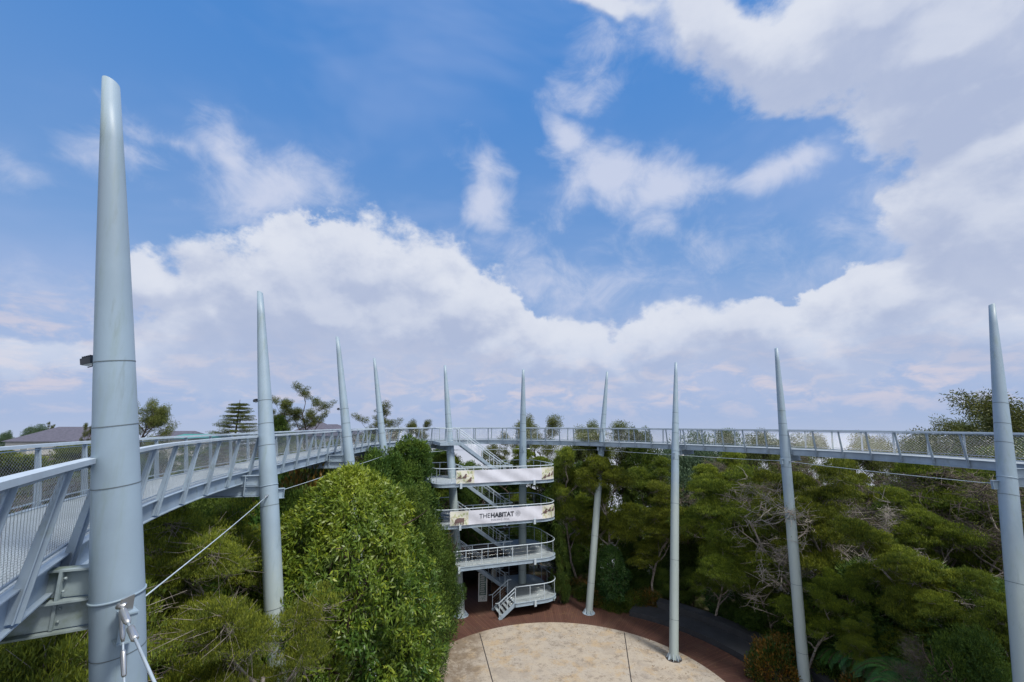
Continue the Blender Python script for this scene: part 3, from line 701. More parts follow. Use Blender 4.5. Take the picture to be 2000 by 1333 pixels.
# ---- banners on the tower front
M['vinyl'] = mat('banner_vinyl', (.62, .65, .76), .45, var=.08, scale=2)
M['cream'] = mat('print_cream', (.60, .61, .55), .5)
M['pgreen'] = mat('print_green', (.33, .39, .22), .5, var=.4, scale=4, col2=(.47, .50, .33))
M['pbrown'] = mat('print_brown', (.13, .085, .085), .5)
M['pyellow'] = mat('print_yellow', (.55, .52, .36), .5)
M['ink'] = mat('print_ink', (.03, .035, .05), .5); M['ink2'] = mat('print_grey_ink', (.22, .23, .27), .5)
def banner(zc, u0, u1, right_wrap, top, bot, label, seed, text):
    rng = random.Random(seed)
    # banner path along front rail incl. the rounded right corner
    full = round_path([(UL, -.06), (UR + .06, -.06), (UR + .06, VB)], [0, 1.75, 0], 10)
    pts = [Vector((u0, -.07))] + [Vector((u0 + (2.45 - u0) * i / 24, -.07)) for i in range(1, 25)]
    pts += [p for p in full[1:1 + 11] if p.x > 2.46][:right_wrap]
    pts = [p for i, p in enumerate(pts) if i == 0 or (p - pts[i - 1]).length > 1e-4]
    L = [0]
    for a, b in zip(pts, pts[1:]): L.append(L[-1] + (b - a).length)
    tot = L[-1]
    root = empty('banner', (0, 0, 0), label=label, category='banner', group='banners tied to the stair tower railings')
    root.matrix_world = TWm @ Matrix.Translation((0, 0, zc))
    def pos(s, h, off=0.0):
        s = min(max(s, 0), tot); j = 0
        while j < len(L) - 2 and L[j + 1] < s: j += 1
        t = (s - L[j]) / (L[j + 1] - L[j]); p = pts[j].lerp(pts[j + 1], t); d = (pts[j + 1] - pts[j]).normalized(); nn = Vector((d.y, -d.x))
        wv = .012 * math.sin(s * 2.1 + h * 3) + .018 * math.sin((s * 1.2 + h * 2.2) * 2.4 + seed)
        sag = -.05 * math.sin(math.pi * s / tot) * (h / 1.1) ** 2 * (1 if not text else .3)
        q = p + nn * (off + wv + .03)
        return Vector((q.x, q.y, bot + (top - bot) * h / 1.0 + sag))
    def sheet(s0, s1, h0, h1, off, name, m, ns=60, nh=8):
        mb = MB(); vs = [pos(s0 + (s1 - s0) * i / ns, h0 + (h1 - h0) * k / nh, off) for i in range(ns + 1) for k in range(nh + 1)]
        mb.add(vs, [(i * (nh + 1) + k, (i + 1) * (nh + 1) + k, (i + 1) * (nh + 1) + k + 1, i * (nh + 1) + k + 1) for i in range(ns) for k in range(nh)], True)
        return mb.build(name, m, root)
    sheet(0, tot, 0, 1, 0, 'vinyl_sheet', M['vinyl'], 120, 10)
    Hb = top - bot
    def flat_poly(mbx, P, off):                     # P in (s, h metres)
        mbx.add([pos(s, h / Hb, off) for s, h in P], [tuple(range(len(P)))])
    for (s0, s1) in ((.02, 1.45), (tot - 1.35, tot - .02)):
        pnl = sheet(s0, s1, .02, .98, .005, 'printed_panel', M['cream'], 16, 8)
        for (mname, cnt, nm, o) in (('pgreen', 17, 'leaf_print', .011), ('pyellow', 6, 'leaf_print', .015)):
            mb = MB()
            for _ in range(cnt):
                cx, cy = rng.uniform(s0 + .1, s1 - .1), rng.uniform(.12, Hb - .12); l, w_ = rng.uniform(.09, .19), rng.uniform(.03, .06); a = rng.uniform(0, 3.14)
                P = []
                for k in range(8):
                    t = 2 * math.pi * k / 8; x, y = l * math.cos(t), w_ * math.sin(t) * (1 - .4 * math.cos(t))
                    P.append((min(s1 - .02, max(s0 + .02, cx + x * math.cos(a) - y * math.sin(a))), min(Hb - .03, max(.03, cy + x * math.sin(a) + y * math.cos(a)))))
                flat_poly(mb, P, o + .0004 * _)
            ob = mb.build(nm, M[mname], root)
        mb = MB()
        if text and s0 < 1:                         # long-snouted four-legged animal
            A = [(.42,.08),(.42,.25),(.36,.22),(.31,.05),(.28,.06),(.33,.3),(.40,.44),(.55,.52),(.75,.55),(.95,.52),(1.08,.55),(1.14,.45),(1.1,.3),(1.04,.06),(.97,.06),(.95,.22),(.88,.24),(.86,.06),(.79,.06),(.76,.24),(.6,.24),(.56,.08),(.5,.08),(.48,.2)]
            for tri in ():
                pass
            body = [(.40,.22),(.40,.44),(.55,.52),(.75,.55),(.95,.52),(1.10,.52),(1.12,.3),(1.0,.24),(.7,.22)]
            flat_poly(mb, body, .03)
            for P in ([(.42,.07),(.5,.07),(.54,.28),(.42,.28)], [(.6,.07),(.66,.07),(.68,.26),(.58,.26)], [(.82,.06),(.88,.06),(.9,.26),(.8,.26)], [(.98,.06),(1.05,.06),(1.10,.34),(.97,.3)], [(.30,.06),(.33,.05),(.43,.3),(.41,.42)]): flat_poly(mb, P, .031)
        else:
            for _ in range(3):
                cx, cy = s0 + .25 + .4 * _ , rng.uniform(.16, Hb - .35); k = rng.uniform(.8, 1.2)
                flat_poly(mb, [(cx + x * k, cy + y * k) for x, y in ((-.12, -.05), (.08, -.07), (.15, .02), (.12, .14), (.03, .2), (-.04, .1), (-.14, .06))], .03)
                flat_poly(mb, [(cx + .1 * k + .075 * k * math.cos(t * .9), cy + .2 * k + .065 * k * math.sin(t * .9)) for t in range(7)], .0305)
                flat_poly(mb, [(cx - .13 * k, cy - .03), (cx - .3 * k, cy - .1), (cx - .32 * k, cy + .02), (cx - .29 * k, cy - .07), (cx - .13 * k, cy + .02)], .031)
        mb.build('animal_print', M['pbrown'], root)
    if text:
        def word(txt, s_, h_, size, bold, m, sx=1.0, spacing=1.0, slant=0):
            cu = bpy.data.curves.new('lettering', 'FONT'); cu.body = txt; cu.size = size; cu.offset = bold; cu.space_character = spacing; cu.resolution_u = 3
            ob = bpy.data.objects.new('lettering', cu); C.objects.link(ob)
            dg = bpy.context.evaluated_depsgraph_get(); me = bpy.data.meshes.new_from_object(ob.evaluated_get(dg))
            bm = bmesh.new(); bm.from_mesh(me); bmesh.ops.triangulate(bm, faces=bm.faces); bmesh.ops.subdivide_edges(bm, edges=[e for e in bm.edges if e.calc_length() > .12], cuts=1); bm.to_mesh(me); bm.free()
            xs = [v.co.x for v in me.vertices]; wdt = max(xs)
            for v in me.vertices:
                x, y = v.co.x * sx, v.co.y; v.co = pos(s_ + x, (h_ + y) / Hb, .022)
            bpy.data.objects.remove(ob); me.materials.clear(); me.materials.append(m)
            o = bpy.data.objects.new('lettering', me); C.objects.link(o); o.parent = root
            return wdt * sx
        s_ = 2.28; w1 = word('THE', s_, .42, .47, .0, M['ink'], 1.03); w2 = word('HABITAT', s_ + w1 + .05, .42, .47, .017, M['ink'], 1.0)
        word('PENANG HILL', s_ + .95, .17, .20, .0, M['ink2'], 1.0, 1.28)
        cx, cy = s_ + w1 + w2 + .38, .58; mb = MB()
        for k in range(8):
            a = 2 * math.pi * k / 8; ring = []
            for t in range(12):
                q = 2 * math.pi * t / 12; x, y = .165 + .075 * math.cos(q), .05 * math.sin(q); x2, y2 = .165 + .058 * math.cos(q), .034 * math.sin(q)
                ring.append(((x, y), (x2, y2)))
            for t in range(12):
                A, B_ = ring[t], ring[(t + 1) % 12]
                flat_poly(mb, [(cx + x * math.cos(a) - y * math.sin(a), cy + x * math.sin(a) + y * math.cos(a)) for x, y in (A[0], B_[0], B_[1], A[1])], .022 + .0006 * k)
        flat_poly(mb, [(cx + .05 * math.cos(t * 1.05), cy + .05 * math.sin(t * 1.05)) for t in range(6)], .022)
        mb.build('emblem', M['ink2'], root)
banner(10, -4.6, 4, 6, 1.02, .02, 'plain white banner with leafy printed ends on the topmost landing', 3, False)
banner(7, -5.0, 4, 6, 1.04, .0, 'white banner lettered THEHABITAT PENANG HILL on the second landing', 5, True)

# ---- things under the tower
M['frame'] = mat('white_frame', (.72, .74, .74), .5); M['poster'] = mat('poster_print', (.10, .17, .16), .4, var=.3, scale=3)
M['pw'] = mat('poster_white', (.6, .62, .62), .5); M['wood'] = mat('kiosk_timber', (.07, .045, .035), .8, var=.4, scale=3); M['blackish'] = mat('kiosk_dark', (.012, .013, .016), .8)
o = at(943, 1176, 38.6)
sg = empty('information_board', (-2.45, 38.9, .02), R(8), label='tall narrow white framed information board on the brown deck', category='sign')
mb = MB()
for x in (-.33, .33): mb.box((x, 0, 1.1), (.07, .06, 2.2))
for z in (.04, 2.17): mb.box((0, 0, z), (.59, .058, .07))
mb.build('frame', M['frame'], sg)
mb = MB(); mb.box((0, 0, 1.1), (.585, .03, 2.06)); mb.build('panel', M['poster'], sg)
mb = MB(); rng = random.Random(4)
for i in range(9):
    z = 1.98 - i * .17; mb.box((rng.uniform(-.04, .04), -.02, z), (rng.uniform(.28, .44), .006, .035)); mb.box((-.05, -.02, z - .06), (.34, .006, .018))
mb.box((0, -.02, .28), (.56, .006, .38)); mb.build('poster_blocks', M['pw'], sg)
mb = MB()
for i in range(14): mb.box((rng.uniform(-.22, .22), -.026, rng.uniform(.14, .42)), (.05, .006, .04))
mb.build('small_print', M['poster'], sg)
kk = empty('kiosk', (-2.2, 43.5, 0), R(12), label='dark timber kiosk in the shade under the stair tower', category='kiosk')
mb = MB(); mb.box((0, 1.2, 1.4), (6.4, .1, 2.8)); mb.box((-3.15, 0, 1.4), (.1, 2.4, 2.8)); mb.box((3.15, 0, 1.4), (.1, 2.4, 2.8)); mb.build('wall', M['blackish'], kk)
mb = MB(); mb.box((0, -.1, 2.88), (6.9, 3.0, .14)); mb.build('roof', M['wood'], kk)
mb = MB(); mb.box((.6, -1.0, .5), (3.6, .5, 1.0)); mb.box((.6, -1.05, 1.03), (3.8, .7, .06)); mb.build('counter', M['wood'], kk)
cb = empty('cabinet', (-1.15, 39.4, .02), R(-55), label='low brown timber cabinet beside the bottom steps of the tower', category='cabinet')
mb = MB(); mb.box((0, 0, .5), (1.5, .5, 1.0)); mb.box((0, 0, 1.03), (1.6, .6, .06)); mb.build('body', mat('brown_wood', (.13, .06, .03), .6, var=.4, scale=4), cb)
mb = MB(); [mb.box((x, -.262, .52), (.66, .02, .8)) for x in (-.37, .37)]; mb.build('door', mat('brown_door', (.16, .08, .045), .6, var=.3, scale=4), cb)
bd = empty('menu_board', (-1.62, 40.3, .02), R(5), label='plain beige upright notice panel behind the brown cabinet', category='sign')
mb = MB(); mb.box((0, 0, 1.15), (.42, .04, 1.7)); mb.build('panel', mat('beige_panel', (.34, .32, .27), .6, var=.3, scale=5), bd)
mb = MB(); [mb.box((x, .04, 1.0), (.05, .05, 2.0)) for x in (-.2, .2)]; mb.build('legs', M['wood'], bd)

# ------------------------------------------------------------------ vegetation
def leaves(name, pos, axis, nor, L, W, tone, m, parent):
    n = len(pos); axis = axis / np.linalg.norm(axis, axis=1, keepdims=True)
    s = np.cross(axis, nor); s /= np.linalg.norm(s, axis=1, keepdims=True) + 1e-9
    L = np.broadcast_to(L, (n,))[:, None]; W = np.broadcast_to(W, (n,))[:, None]
    v = np.empty((n, 4, 3), np.float32)
    v[:, 0] = pos; v[:, 1] = pos + axis * L * .45 + s * W * .5; v[:, 2] = pos + axis * L; v[:, 3] = pos + axis * L * .45 - s * W * .5
    me = bpy.data.meshes.new(name); me.vertices.add(n * 4); me.vertices.foreach_set('co', v.ravel())
    me.loops.add(n * 4); me.loops.foreach_set('vertex_index', np.arange(n * 4, dtype=np.int32))
    me.polygons.add(n); me.polygons.foreach_set('loop_start', np.arange(0, n * 4, 4, dtype=np.int32))
    me.update(calc_edges=True)
    a = me.attributes.new('tone', 'FLOAT', 'FACE'); a.data.foreach_set('value', np.clip(tone, 0, 1).astype(np.float32))
    me.materials.append(m); o = bpy.data.objects.new(name, me); C.objects.link(o); o.parent = parent
    return o
def unit(rg, n): 
    v = rg.normal(size=(n, 3)); return v / np.linalg.norm(v, axis=1, keepdims=True)

def skeleton(rg, H, spread, first, nlimb, wig=.18, depth=3, upb=.35, r0=.14, lean=0.0):
    """trunk with limbs; returns list of (points, radii) and crown anchor points"""
    br, tips = [], []
    def grow(p, d, L, r, lev):
        pts = [p.copy()]; k = 5; d = d.copy()
        for i in range(k):
            d = d + rg.normal(size=3) * wig; d[2] += upb * .12 * (lev > 0); d /= np.linalg.norm(d); pts.append(pts[-1] + d * L / k)
        br.append((pts, [r * (1 - .62 * i / k) for i in range(k + 1)]))
        if lev >= depth: tips.append(pts[-1]); tips.append(pts[-3]); return
        nb = nlimb if lev == 0 else int(rg.integers(3, 5))
        for b in range(nb):
            t = (first + (1 - first) * (b + .5) / nb) if lev == 0 else .35 + .65 * (b + 1) / nb
            i = min(k - 1, int(t * k)); q = pts[i] + (pts[i + 1] - pts[i]) * (t * k - i)
            a = rg.uniform(0, 2 * math.pi) if lev else b * 2.4 + rg.uniform(-.4, .4)
            out = np.array([math.cos(a), math.sin(a), 0]); nd = d * .45 + out * (.95 if lev == 0 else .8); nd[2] += upb
            nd /= np.linalg.norm(nd)
            LL = spread * (1.1 - .45 * t if lev == 0 else .52) * rg.uniform(.8, 1.2) * (1 if lev == 0 else L / spread)
            grow(q, nd, LL, r * (.55 if lev == 0 else .5) * (1.1 - .4 * t), lev + 1)
        if lev > 0: tips.append(pts[-1])
    grow(np.zeros(3), np.array([lean, lean * .4, 1.0]), H * .86, r0, 0)
    return br, np.array(tips)
def trunk_mesh(br, m, parent, minr=0.0, name='trunk', sides=5):
    mb = MB()
    for pts, rs in br:
        if rs[0] < minr: continue
        mb.tube([Vector(p) for p in pts], [max(r_, .006) for r_ in rs], sides if rs[0] < .06 else 8, False)
    return mb.build(name, m, parent)

def tea_tree(seed, H=12.0, spread=3.0, n=120000, first=.3, pad=1.0, m='tea', bark='bark', limbs=9, flat=.5, L=.17, W=.05, twigs=True):
    rg = np.random.default_rng(seed); root = empty('tea_tree')
    br, tips = skeleton(rg, H, spread, first, limbs, depth=3, r0=.15, upb=.3, wig=.2)
    trunk_mesh(br, M[bark], root)
    if twigs:                                    # grey dead twigs below each pad
        mb = MB(); sel = rg.choice(len(tips), size=min(len(tips), 190), replace=False)
        for i in sel:
            for _ in range(6):
                d = unit(rg, 1)[0]; d[2] = d[2] * .6; q = tips[i]; l = rg.uniform(.5, 1.25)
                mb.tube([Vector(q), Vector(q + d * l * .5 + rg.normal(size=3) * .05), Vector(q + d * l)], [.009, .006, .003], 3, False)
        mb.build('twigs', M['bark'], root)
    # foliage pads: lumpy flattened domes round the branch ends
    nt_ = len(tips); sub = 13
    cen = tips[rg.integers(0, nt_, n)]
    pr = (pad * (.7 + .6 * rg.random(nt_)))
    idx = rg.integers(0, nt_, n); cen = tips[idx]; r_ = pr[idx]
    sublumps = unit(rg, nt_ * sub).reshape(nt_, sub, 3); sublumps[..., 2] = np.abs(sublumps[..., 2]) * .9
    sk = rg.integers(0, sub, n); sl = sublumps[idx, sk] * np.array([1, 1, flat]); lt = rg.random((nt_, sub))[idx, sk]
    d = unit(rg, n); d[:, 2] = np.where(d[:, 2] < -.15, -d[:, 2], d[:, 2])
    pos = cen + sl * r_[:, None] * .8 + d * np.array([1, 1, .75]) * (r_ * .24 * (.6 + .6 * rg.random(n)))[:, None]
    axis = d * .6 + np.array([0, 0, .75]) + rg.normal(size=(n, 3)) * .35
    nor = unit(rg, n)
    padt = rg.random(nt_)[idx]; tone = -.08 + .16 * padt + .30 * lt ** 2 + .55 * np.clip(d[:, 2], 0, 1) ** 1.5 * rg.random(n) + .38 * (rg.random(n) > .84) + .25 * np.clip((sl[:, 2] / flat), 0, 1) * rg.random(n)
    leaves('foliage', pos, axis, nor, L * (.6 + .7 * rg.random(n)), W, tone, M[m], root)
    return root, H
def dense_tree(seed, H=8.0, rad_=2.2, n=70000, m='dense', lumps=46, L=.14, W=.045, shape=1.0, lr=.34):
    """rounded billowing tree clothed in lumps almost to the ground"""
    rg = np.random.default_rng(seed); root = empty('bushy_tree')
    br, tips = skeleton(rg, H * .9, rad_ * .8, .15, 9, depth=2, r0=.16, upb=.4); trunk_mesh(br, M['darkbark'], root)
    t = rg.random(lumps) ** .85; a = np.arange(lumps) * 2.39996 + rg.normal(size=lumps) * .3
    prof = np.sin(np.pi * np.clip(.12 + .86 * t, 0, 1)) ** .6 * (1.12 - .45 * t * shape)
    rr = rad_ * prof * (.72 + .3 * rg.random(lumps)); c = np.stack([rr * np.cos(a) * .78, rr * np.sin(a) * .78, H * (.10 + .80 * t)], 1)
    lr_ = rad_ * lr * (.75 + .6 * rg.random(lumps)) * (1.15 - .35 * t)
    idx = rg.integers(0, lumps, n); sub = 14
    sl = unit(rg, lumps * sub).reshape(lumps, sub, 3)[idx, rg.integers(0, sub, n)]
    d = unit(rg, n); r_ = lr_[idx]
    pos = c[idx] + sl * r_[:, None] * np.array([.8, .8, .95]) + d * (r_ * .38 * (.6 + .5 * rg.random(n)))[:, None]
    axis = d * .8 + np.array([0, 0, .6]) + rg.normal(size=(n, 3)) * .35
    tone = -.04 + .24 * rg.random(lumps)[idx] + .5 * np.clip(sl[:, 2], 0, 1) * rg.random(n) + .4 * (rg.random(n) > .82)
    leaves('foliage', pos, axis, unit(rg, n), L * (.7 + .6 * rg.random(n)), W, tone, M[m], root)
    return root, H
def broad_tree(seed, H=9.6, rad_=3.3, whorls=13500, per=8, m='broad', L=.19, W=.055, z0=.12, apex=.3):
    """dense conical-ovoid crown of drooping leaf whorls"""
    rg = np.random.default_rng(seed); root = empty('glossy_tree')
    br, tips = skeleton(rg, H * .95, rad_ * .8, .15, 14, depth=2, r0=.2, upb=.3, wig=.1); trunk_mesh(br, M['darkbark'], root)
    t = 1 - np.sqrt(rg.random(whorls)) * .995; t = rg.random(whorls) ** 1.15; a = rg.uniform(0, 2 * np.pi, whorls)
    prof = np.where(t < .42, .78 + .22 * np.sin(t / .42 * np.pi / 2), np.clip(1 - ((t - .42) / .58) ** 2.1, .003, 1) ** .62)
    lump = 1 + .11 * np.sin(a * 3 + t * 9 + 1) + .08 * np.sin(a * 7 - t * 17) + .06 * np.sin(a * 13 + t * 31)
    depth = 1 - np.abs(rg.normal(size=whorls)) * .10
    dn = np.stack([np.cos(a) * prof * rad_, np.sin(a) * prof * rad_, H * t], 1); depth = depth * (1 + .20 * np.array([mnoise.noise(Vector(q * .75)) + .5 * mnoise.noise(Vector(q * 1.9)) for q in dn]))
    rr = rad_ * prof * lump * depth
    c = np.stack([rr * np.cos(a), rr * np.sin(a), H * (z0 + (1 - z0) * t)], 1)
    out = np.stack([np.cos(a), np.sin(a), .25 + t * .9], 1); out /= np.linalg.norm(out, axis=1, keepdims=True)
    n = whorls * per; idx = np.repeat(np.arange(whorls), per); o = out[idx]
    d = unit(rg, n) * .95 + o * .75 + np.array([0, 0, -.42]); pos = c[idx] + rg.normal(size=(n, 3)) * .06
    yng = rg.random(whorls)[idx]
    patch = np.array([mnoise.noise(Vector(p * .9)) for p in c])[idx]
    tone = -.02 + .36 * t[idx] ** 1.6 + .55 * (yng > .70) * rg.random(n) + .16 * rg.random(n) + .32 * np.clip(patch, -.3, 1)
    nor = o + rg.normal(size=(n, 3)) * .5
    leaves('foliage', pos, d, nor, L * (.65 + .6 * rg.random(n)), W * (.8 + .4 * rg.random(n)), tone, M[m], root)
    return root, H
def open_tree(seed, H=14.0, spread=4.0, n=26000, first=.45, m='open', clus=.5, L=.15, W=.05, limbs=8, bark='darkbark', depth=3, upb=.5):
    rg = np.random.default_rng(seed); root = empty('open_tree')
    br, tips = skeleton(rg, H, spread, first, limbs, depth=depth, r0=.17, upb=upb, wig=.16); trunk_mesh(br, M[bark], root)
    keep = tips[rg.random(len(tips)) < .8]; idx = rg.integers(0, len(keep), n); d = unit(rg, n)
    pos = keep[idx] + d * (clus * (.3 + .7 * rg.random(n)))[:, None] * np.array([1, 1, .6])
    tone = rg.random(n) * .5 + .3 * rg.random(len(keep))[idx]
    leaves('foliage', pos, d + rg.normal(size=(n, 3)) * .5 + np.array([0, 0, -.2]), unit(rg, n), L * (.7 + .5 * rg.random(n)), W, tone, M[m], root)
    return root, H
def tier_pine(seed, H=14.0, m='open'):
    rg = np.random.default_rng(seed); root = empty('tiered_pine'); mb = MB(); mb.tube([(0, 0, 0), (0.1, 0, H * .5), (0, 0, H)], [.22, .14, .03], 8, False); P = []
    for k in range(15):
        z = H * (.28 + .70 * k / 15); Lk = 3.6 * (1 - (k / 15) ** 1.5) * rg.uniform(.85, 1.1) + .5
        for b in range(7):
            a = 2 * math.pi * (b + rg.uniform(-.3, .3)) / 7 + k; e = np.array([math.cos(a) * Lk, math.sin(a) * Lk, .12 * Lk * rg.uniform(-.4, 1.6)]); q0 = np.array([0, 0, z])
            mb.tube([Vector(q0), Vector(q0 + e * .5 + np.array([0, 0, -.05])), Vector(q0 + e)], [.05, .03, .012], 4, False)
            for s_ in np.linspace(.3, 1, 9): P.append(q0 + e * s_)
    mb.build('trunk', M['darkbark'], root); P = np.array(P); n = 42000; idx = rg.integers(0, len(P), n); d = unit(rg, n)
    pos = P[idx] + d * np.array([.38, .38, .12]); leaves('foliage', pos, d + np.array([0, 0, .4]), unit(rg, n), .16, .045, rg.random(n) * .5, M[m], root)
    return root, H
def shrub(seed, H=1.1, rad_=1.1, n=9000, m='hedge', L=.09, W=.045, name='shrub', redtip=True):
    rg = np.random.default_rng(seed); root = empty(name); mb = MB()
    for k in range(7):
        a = k * 2.4; e = np.array([math.cos(a) * rad_ * .6, math.sin(a) * rad_ * .6, H * .75]); mb.tube([(0, 0, -.2), Vector(e * .5), Vector(e)], [.03, .02, .008], 4, False)
    mb.build('stem', M['darkbark'], root)
    d = unit(rg, n); d[:, 2] = np.abs(d[:, 2]); lump = 1 + .16 * np.sin(d[:, 0] * 9) * np.sin(d[:, 1] * 8 + 1) + .1 * rg.normal(size=n) * .6
    pos = d * np.array([rad_, rad_, H * .85]) * lump[:, None] * (1 - .25 * rg.random(n) ** 2)[:, None]
    tone = rg.random(n) ** 3 * .9 + .25 * (np.array([mnoise.noise(Vector(p * 1.7)) for p in pos]) > .1)
    leaves('foliage', pos, d + rg.normal(size=(n, 3)) * .5 + np.array([0, 0, .2]), unit(rg, n), L, W, tone, M[m], root)
    return root, H
def brush(seed, H=9.0, spread=3.2, n=14000, name='twiggy_tree', pale=False):
    """mostly bare tangle of brown twigs with few leaves"""
    rg = np.random.default_rng(seed); root = empty(name); br, tips = skeleton(rg, H, spread, .2, 11, depth=3, r0=.12, upb=.25, wig=.28); trunk_mesh(br, M['deadwood' if pale else 'bark'], root, minr=.012 if pale else .02)
    mb = MB(); mb.v = []
    sel = tips
    for q in sel:
        for _ in range(3 if pale else 7):
            d = unit(rg, 1)[0]; d[2] *= .6; l = rg.uniform(.4, 1.1); mid = q + d * l * .5 + rg.normal(size=3) * .08
            mb.tube([Vector(q - d * .3), Vector(mid), Vector(q + d * l)], [.012, .009, .004], 3, False)
    mb.build('twigs', M['deadwood' if pale else 'twig'], root)
    idx = rg.integers(0, len(tips), n); d = unit(rg, n)
    leaves('foliage', tips[idx] + d * .55 * rg.random((n, 1)) ** .5, d, unit(rg, n), .09, .022, rg.random(n) * .45, M['tea'], root)
    return root, H
def fern(seed, H=1.6, name='fern'):
    rg = np.random.default_rng(seed); root = empty(name); P, A, Nn = [], [], []
    mb = MB()
    for k in range(16):
        a = k * 2.4 + rg.uniform(-.2, .2); prev = np.zeros(3); Lf = H * rg.uniform(.8, 1.3); pts = []
        for i in range(14):
            t = i / 13; pts.append(np.array([math.cos(a) * Lf * t * .85, math.sin(a) * Lf * t * .85, H * (.2 + 1.25 * t - 1.25 * t * t)]))
        mb.tube([Vector(p) for p in pts], .012, 3, False)
        side = np.array([-math.sin(a), math.cos(a), 0])
        for i in range(1, 14):
            d = pts[i] - pts[i - 1]; d /= np.linalg.norm(d)
            for s_ in (-1, 1):
                for e in (0, .5): P.append(pts[i] * (1 - e) + pts[i - 1] * e); A.append(side * s_ + d * .7 + np.array([0, 0, -.15])); Nn.append(np.cross(side, d))
    mb.build('stem', M['darkbark'], root); n = len(P)
    leaves('fronds', np.array(P), np.array(A), np.array(Nn), .42 * H / 1.6, .07, rg.random(n) * .7, M['fern'], root); return root, H

PROTO = {}
def proto(key, fn, *a, **k):
    root, H = fn(*a, **k)
    for c in root.children:                     # true height of the crown
        if c.name.startswith('foliage') and key[0] not in 'S':
            z = np.empty(len(c.data.vertices) * 3, np.float32); c.data.vertices.foreach_get('co', z); H = float(np.percentile(z[2::3], 99.6))
    PROTO[key] = [(root, H), False]
proto('T1', tea_tree, 11); proto('T2', tea_tree, 12, spread=3.4, first=.4, pad=1.1); proto('T3', tea_tree, 13, spread=2.6, first=.25, pad=.9, flat=.65); proto('T4', tea_tree, 17, spread=3.2, first=.2, pad=1.05)
proto('N1', tea_tree, 21, H=9.5, spread=2.4, n=170000, first=.3, pad=.7, L=.085, W=.018, limbs=10)
proto('D1', dense_tree, 31); proto('D2', dense_tree, 32, H=9.0, rad_=1.9, lumps=40); proto('D3', dense_tree, 33, H=7, rad_=2.6, lumps=50, shape=.6)
proto('B1', broad_tree, 41)
proto('G1', broad_tree, 42, H=7.0, rad_=1.9, whorls=4200, per=7, m='broad2', L=.2, W=.075)
proto('O1', open_tree, 51); proto('O2', open_tree, 52, spread=3.2, n=20000, first=.5); proto('O3', open_tree, 53, H=14, spread=4.2, n=45000, first=.35, clus=.7, m='open', limbs=11, upb=.35)
proto('P1', tier_pine, 61)
proto('S1', shrub, 71, m='red'); proto('S2', shrub, 72, m='hedge'); 
proto('X1', brush, 81); proto('X2', brush, 82, H=7, spread=3.4)
proto('F1', fern, 91)
proto('V1', brush, 83, H=9.5, spread=3.6, n=5000, pale=True)
proto('V2', brush, 84, H=7.5, spread=3.4, n=4000, pale=True)
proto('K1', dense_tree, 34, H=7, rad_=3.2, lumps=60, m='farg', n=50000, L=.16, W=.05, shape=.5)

NAMES = {'T': 'tea_tree', 'N': 'tea_tree', 'D': 'bushy_tree', 'B': 'glossy_tree', 'G': 'broadleaf_tree', 'O': 'open_crowned_tree', 'P': 'tiered_pine', 'S': 'shrub', 'X': 'twiggy_tree', 'V': 'dead_tree', 'F': 'fern', 'K': 'far_tree'}
def plant(key, px, pytop, Y, wf, label, group=None, cat='tree', gz=None, rz=None, lean=0):     # lean: degrees towards the viewer
    (root, H), used = PROTO[key]; rnd = random.Random(label)
    top = at(px, pytop, Y); g_ = ground_z(top.x, top.y) if gz is None else gz
    o = root if not used else copy_tree(root); PROTO[key][1] = True
    s = (top.z - g_) / H; o.location = (top.x, top.y, g_ - .05)
    o.scale = (s * wf, s * wf, s); o.rotation_euler = (R(lean), 0, 0 if lean else (rnd.uniform(0, 6.28) if rz is None else rz)); o.location.y += math.sin(R(lean)) * (top.z - g_)
    o.name = NAMES[key[0]]; tag(o, label, cat, group); return o

INR, OUT, FAR, LFT = 'trees crowding round the plaza', 'dark trees behind the ring walkway', 'trees on the skyline', 'trees below the left walkway'
# --- the large glossy tree and its dark neighbours
plant('B1', 690, 915, 17.2, .82, 'large glossy yellow-green tree with drooping leaves in front of the tower', gz=1.4, rz=1.0)
plant('D2', 803, 860, 34, 1.0, 'dark bushy tree whose top covers the walkway edge left of the tower', INR)
plant('D1', 745, 884, 31, 1.05, 'dark green bush top hiding the foot of the thin fourth mast', INR)
plant('D3', 690, 922, 25, .8, 'dark green crown just behind the top of the glossy tree', INR)
plant('D1', 800, 955, 28.5, .95, 'dark green rounded tree between the glossy tree and the top banner', INR)
plant('D3', 838, 1015, 31, .72, 'dark green tree beside the left end of the lettered banner', INR)
plant('D2', 868, 1060, 32.5, .9, 'narrow dark green tree against the foot of the left tower mast', INR)
plant('D1', 820, 1090, 26, .8, 'low dark green tree tucked against the right side of the glossy tree', INR)
plant('S1', 605, 905, 23.5, .5, 'tall shrub with orange new leaves behind the glossy tree', cat='shrub', gz=8)
# --- right of the tower
plant('T3', 1122, 872, 43.0, .62, 'olive tree close to the right ends of the tower landings', INR)
plant('D2', 1092, 1030, 38.5, .62, 'small yellow-green bush touching the second lowest tower landing', INR)
plant('T1', 1200, 862, 36.2, .8, 'olive tree whose crown covers the mast just right of the tower', INR, lean=14)
plant('G1', 1192, 1065, 38.2, 1.0, 'mid-green large-leaved tree behind the mast right of the tower', INR)
plant('T4', 1262, 940, 38.3, .9, 'olive tree with forked reddish trunk above the hedge', INR)
plant('T2', 1150, 960, 43, .8, 'dark olive tree deep between the tower and the first mast', INR)
plant('T1', 1370, 885, 38.5, .85, 'tall olive tree behind the mast standing on the plaza rim', INR)
plant('T2', 1440, 915, 34.5, .92, 'broad olive tree with bright flat pads above the bench', INR)
plant('T4', 1405, 995, 31.8, .85, 'olive tree leaning over the slate bench and hiding part of the plaza mast', INR, lean=18)
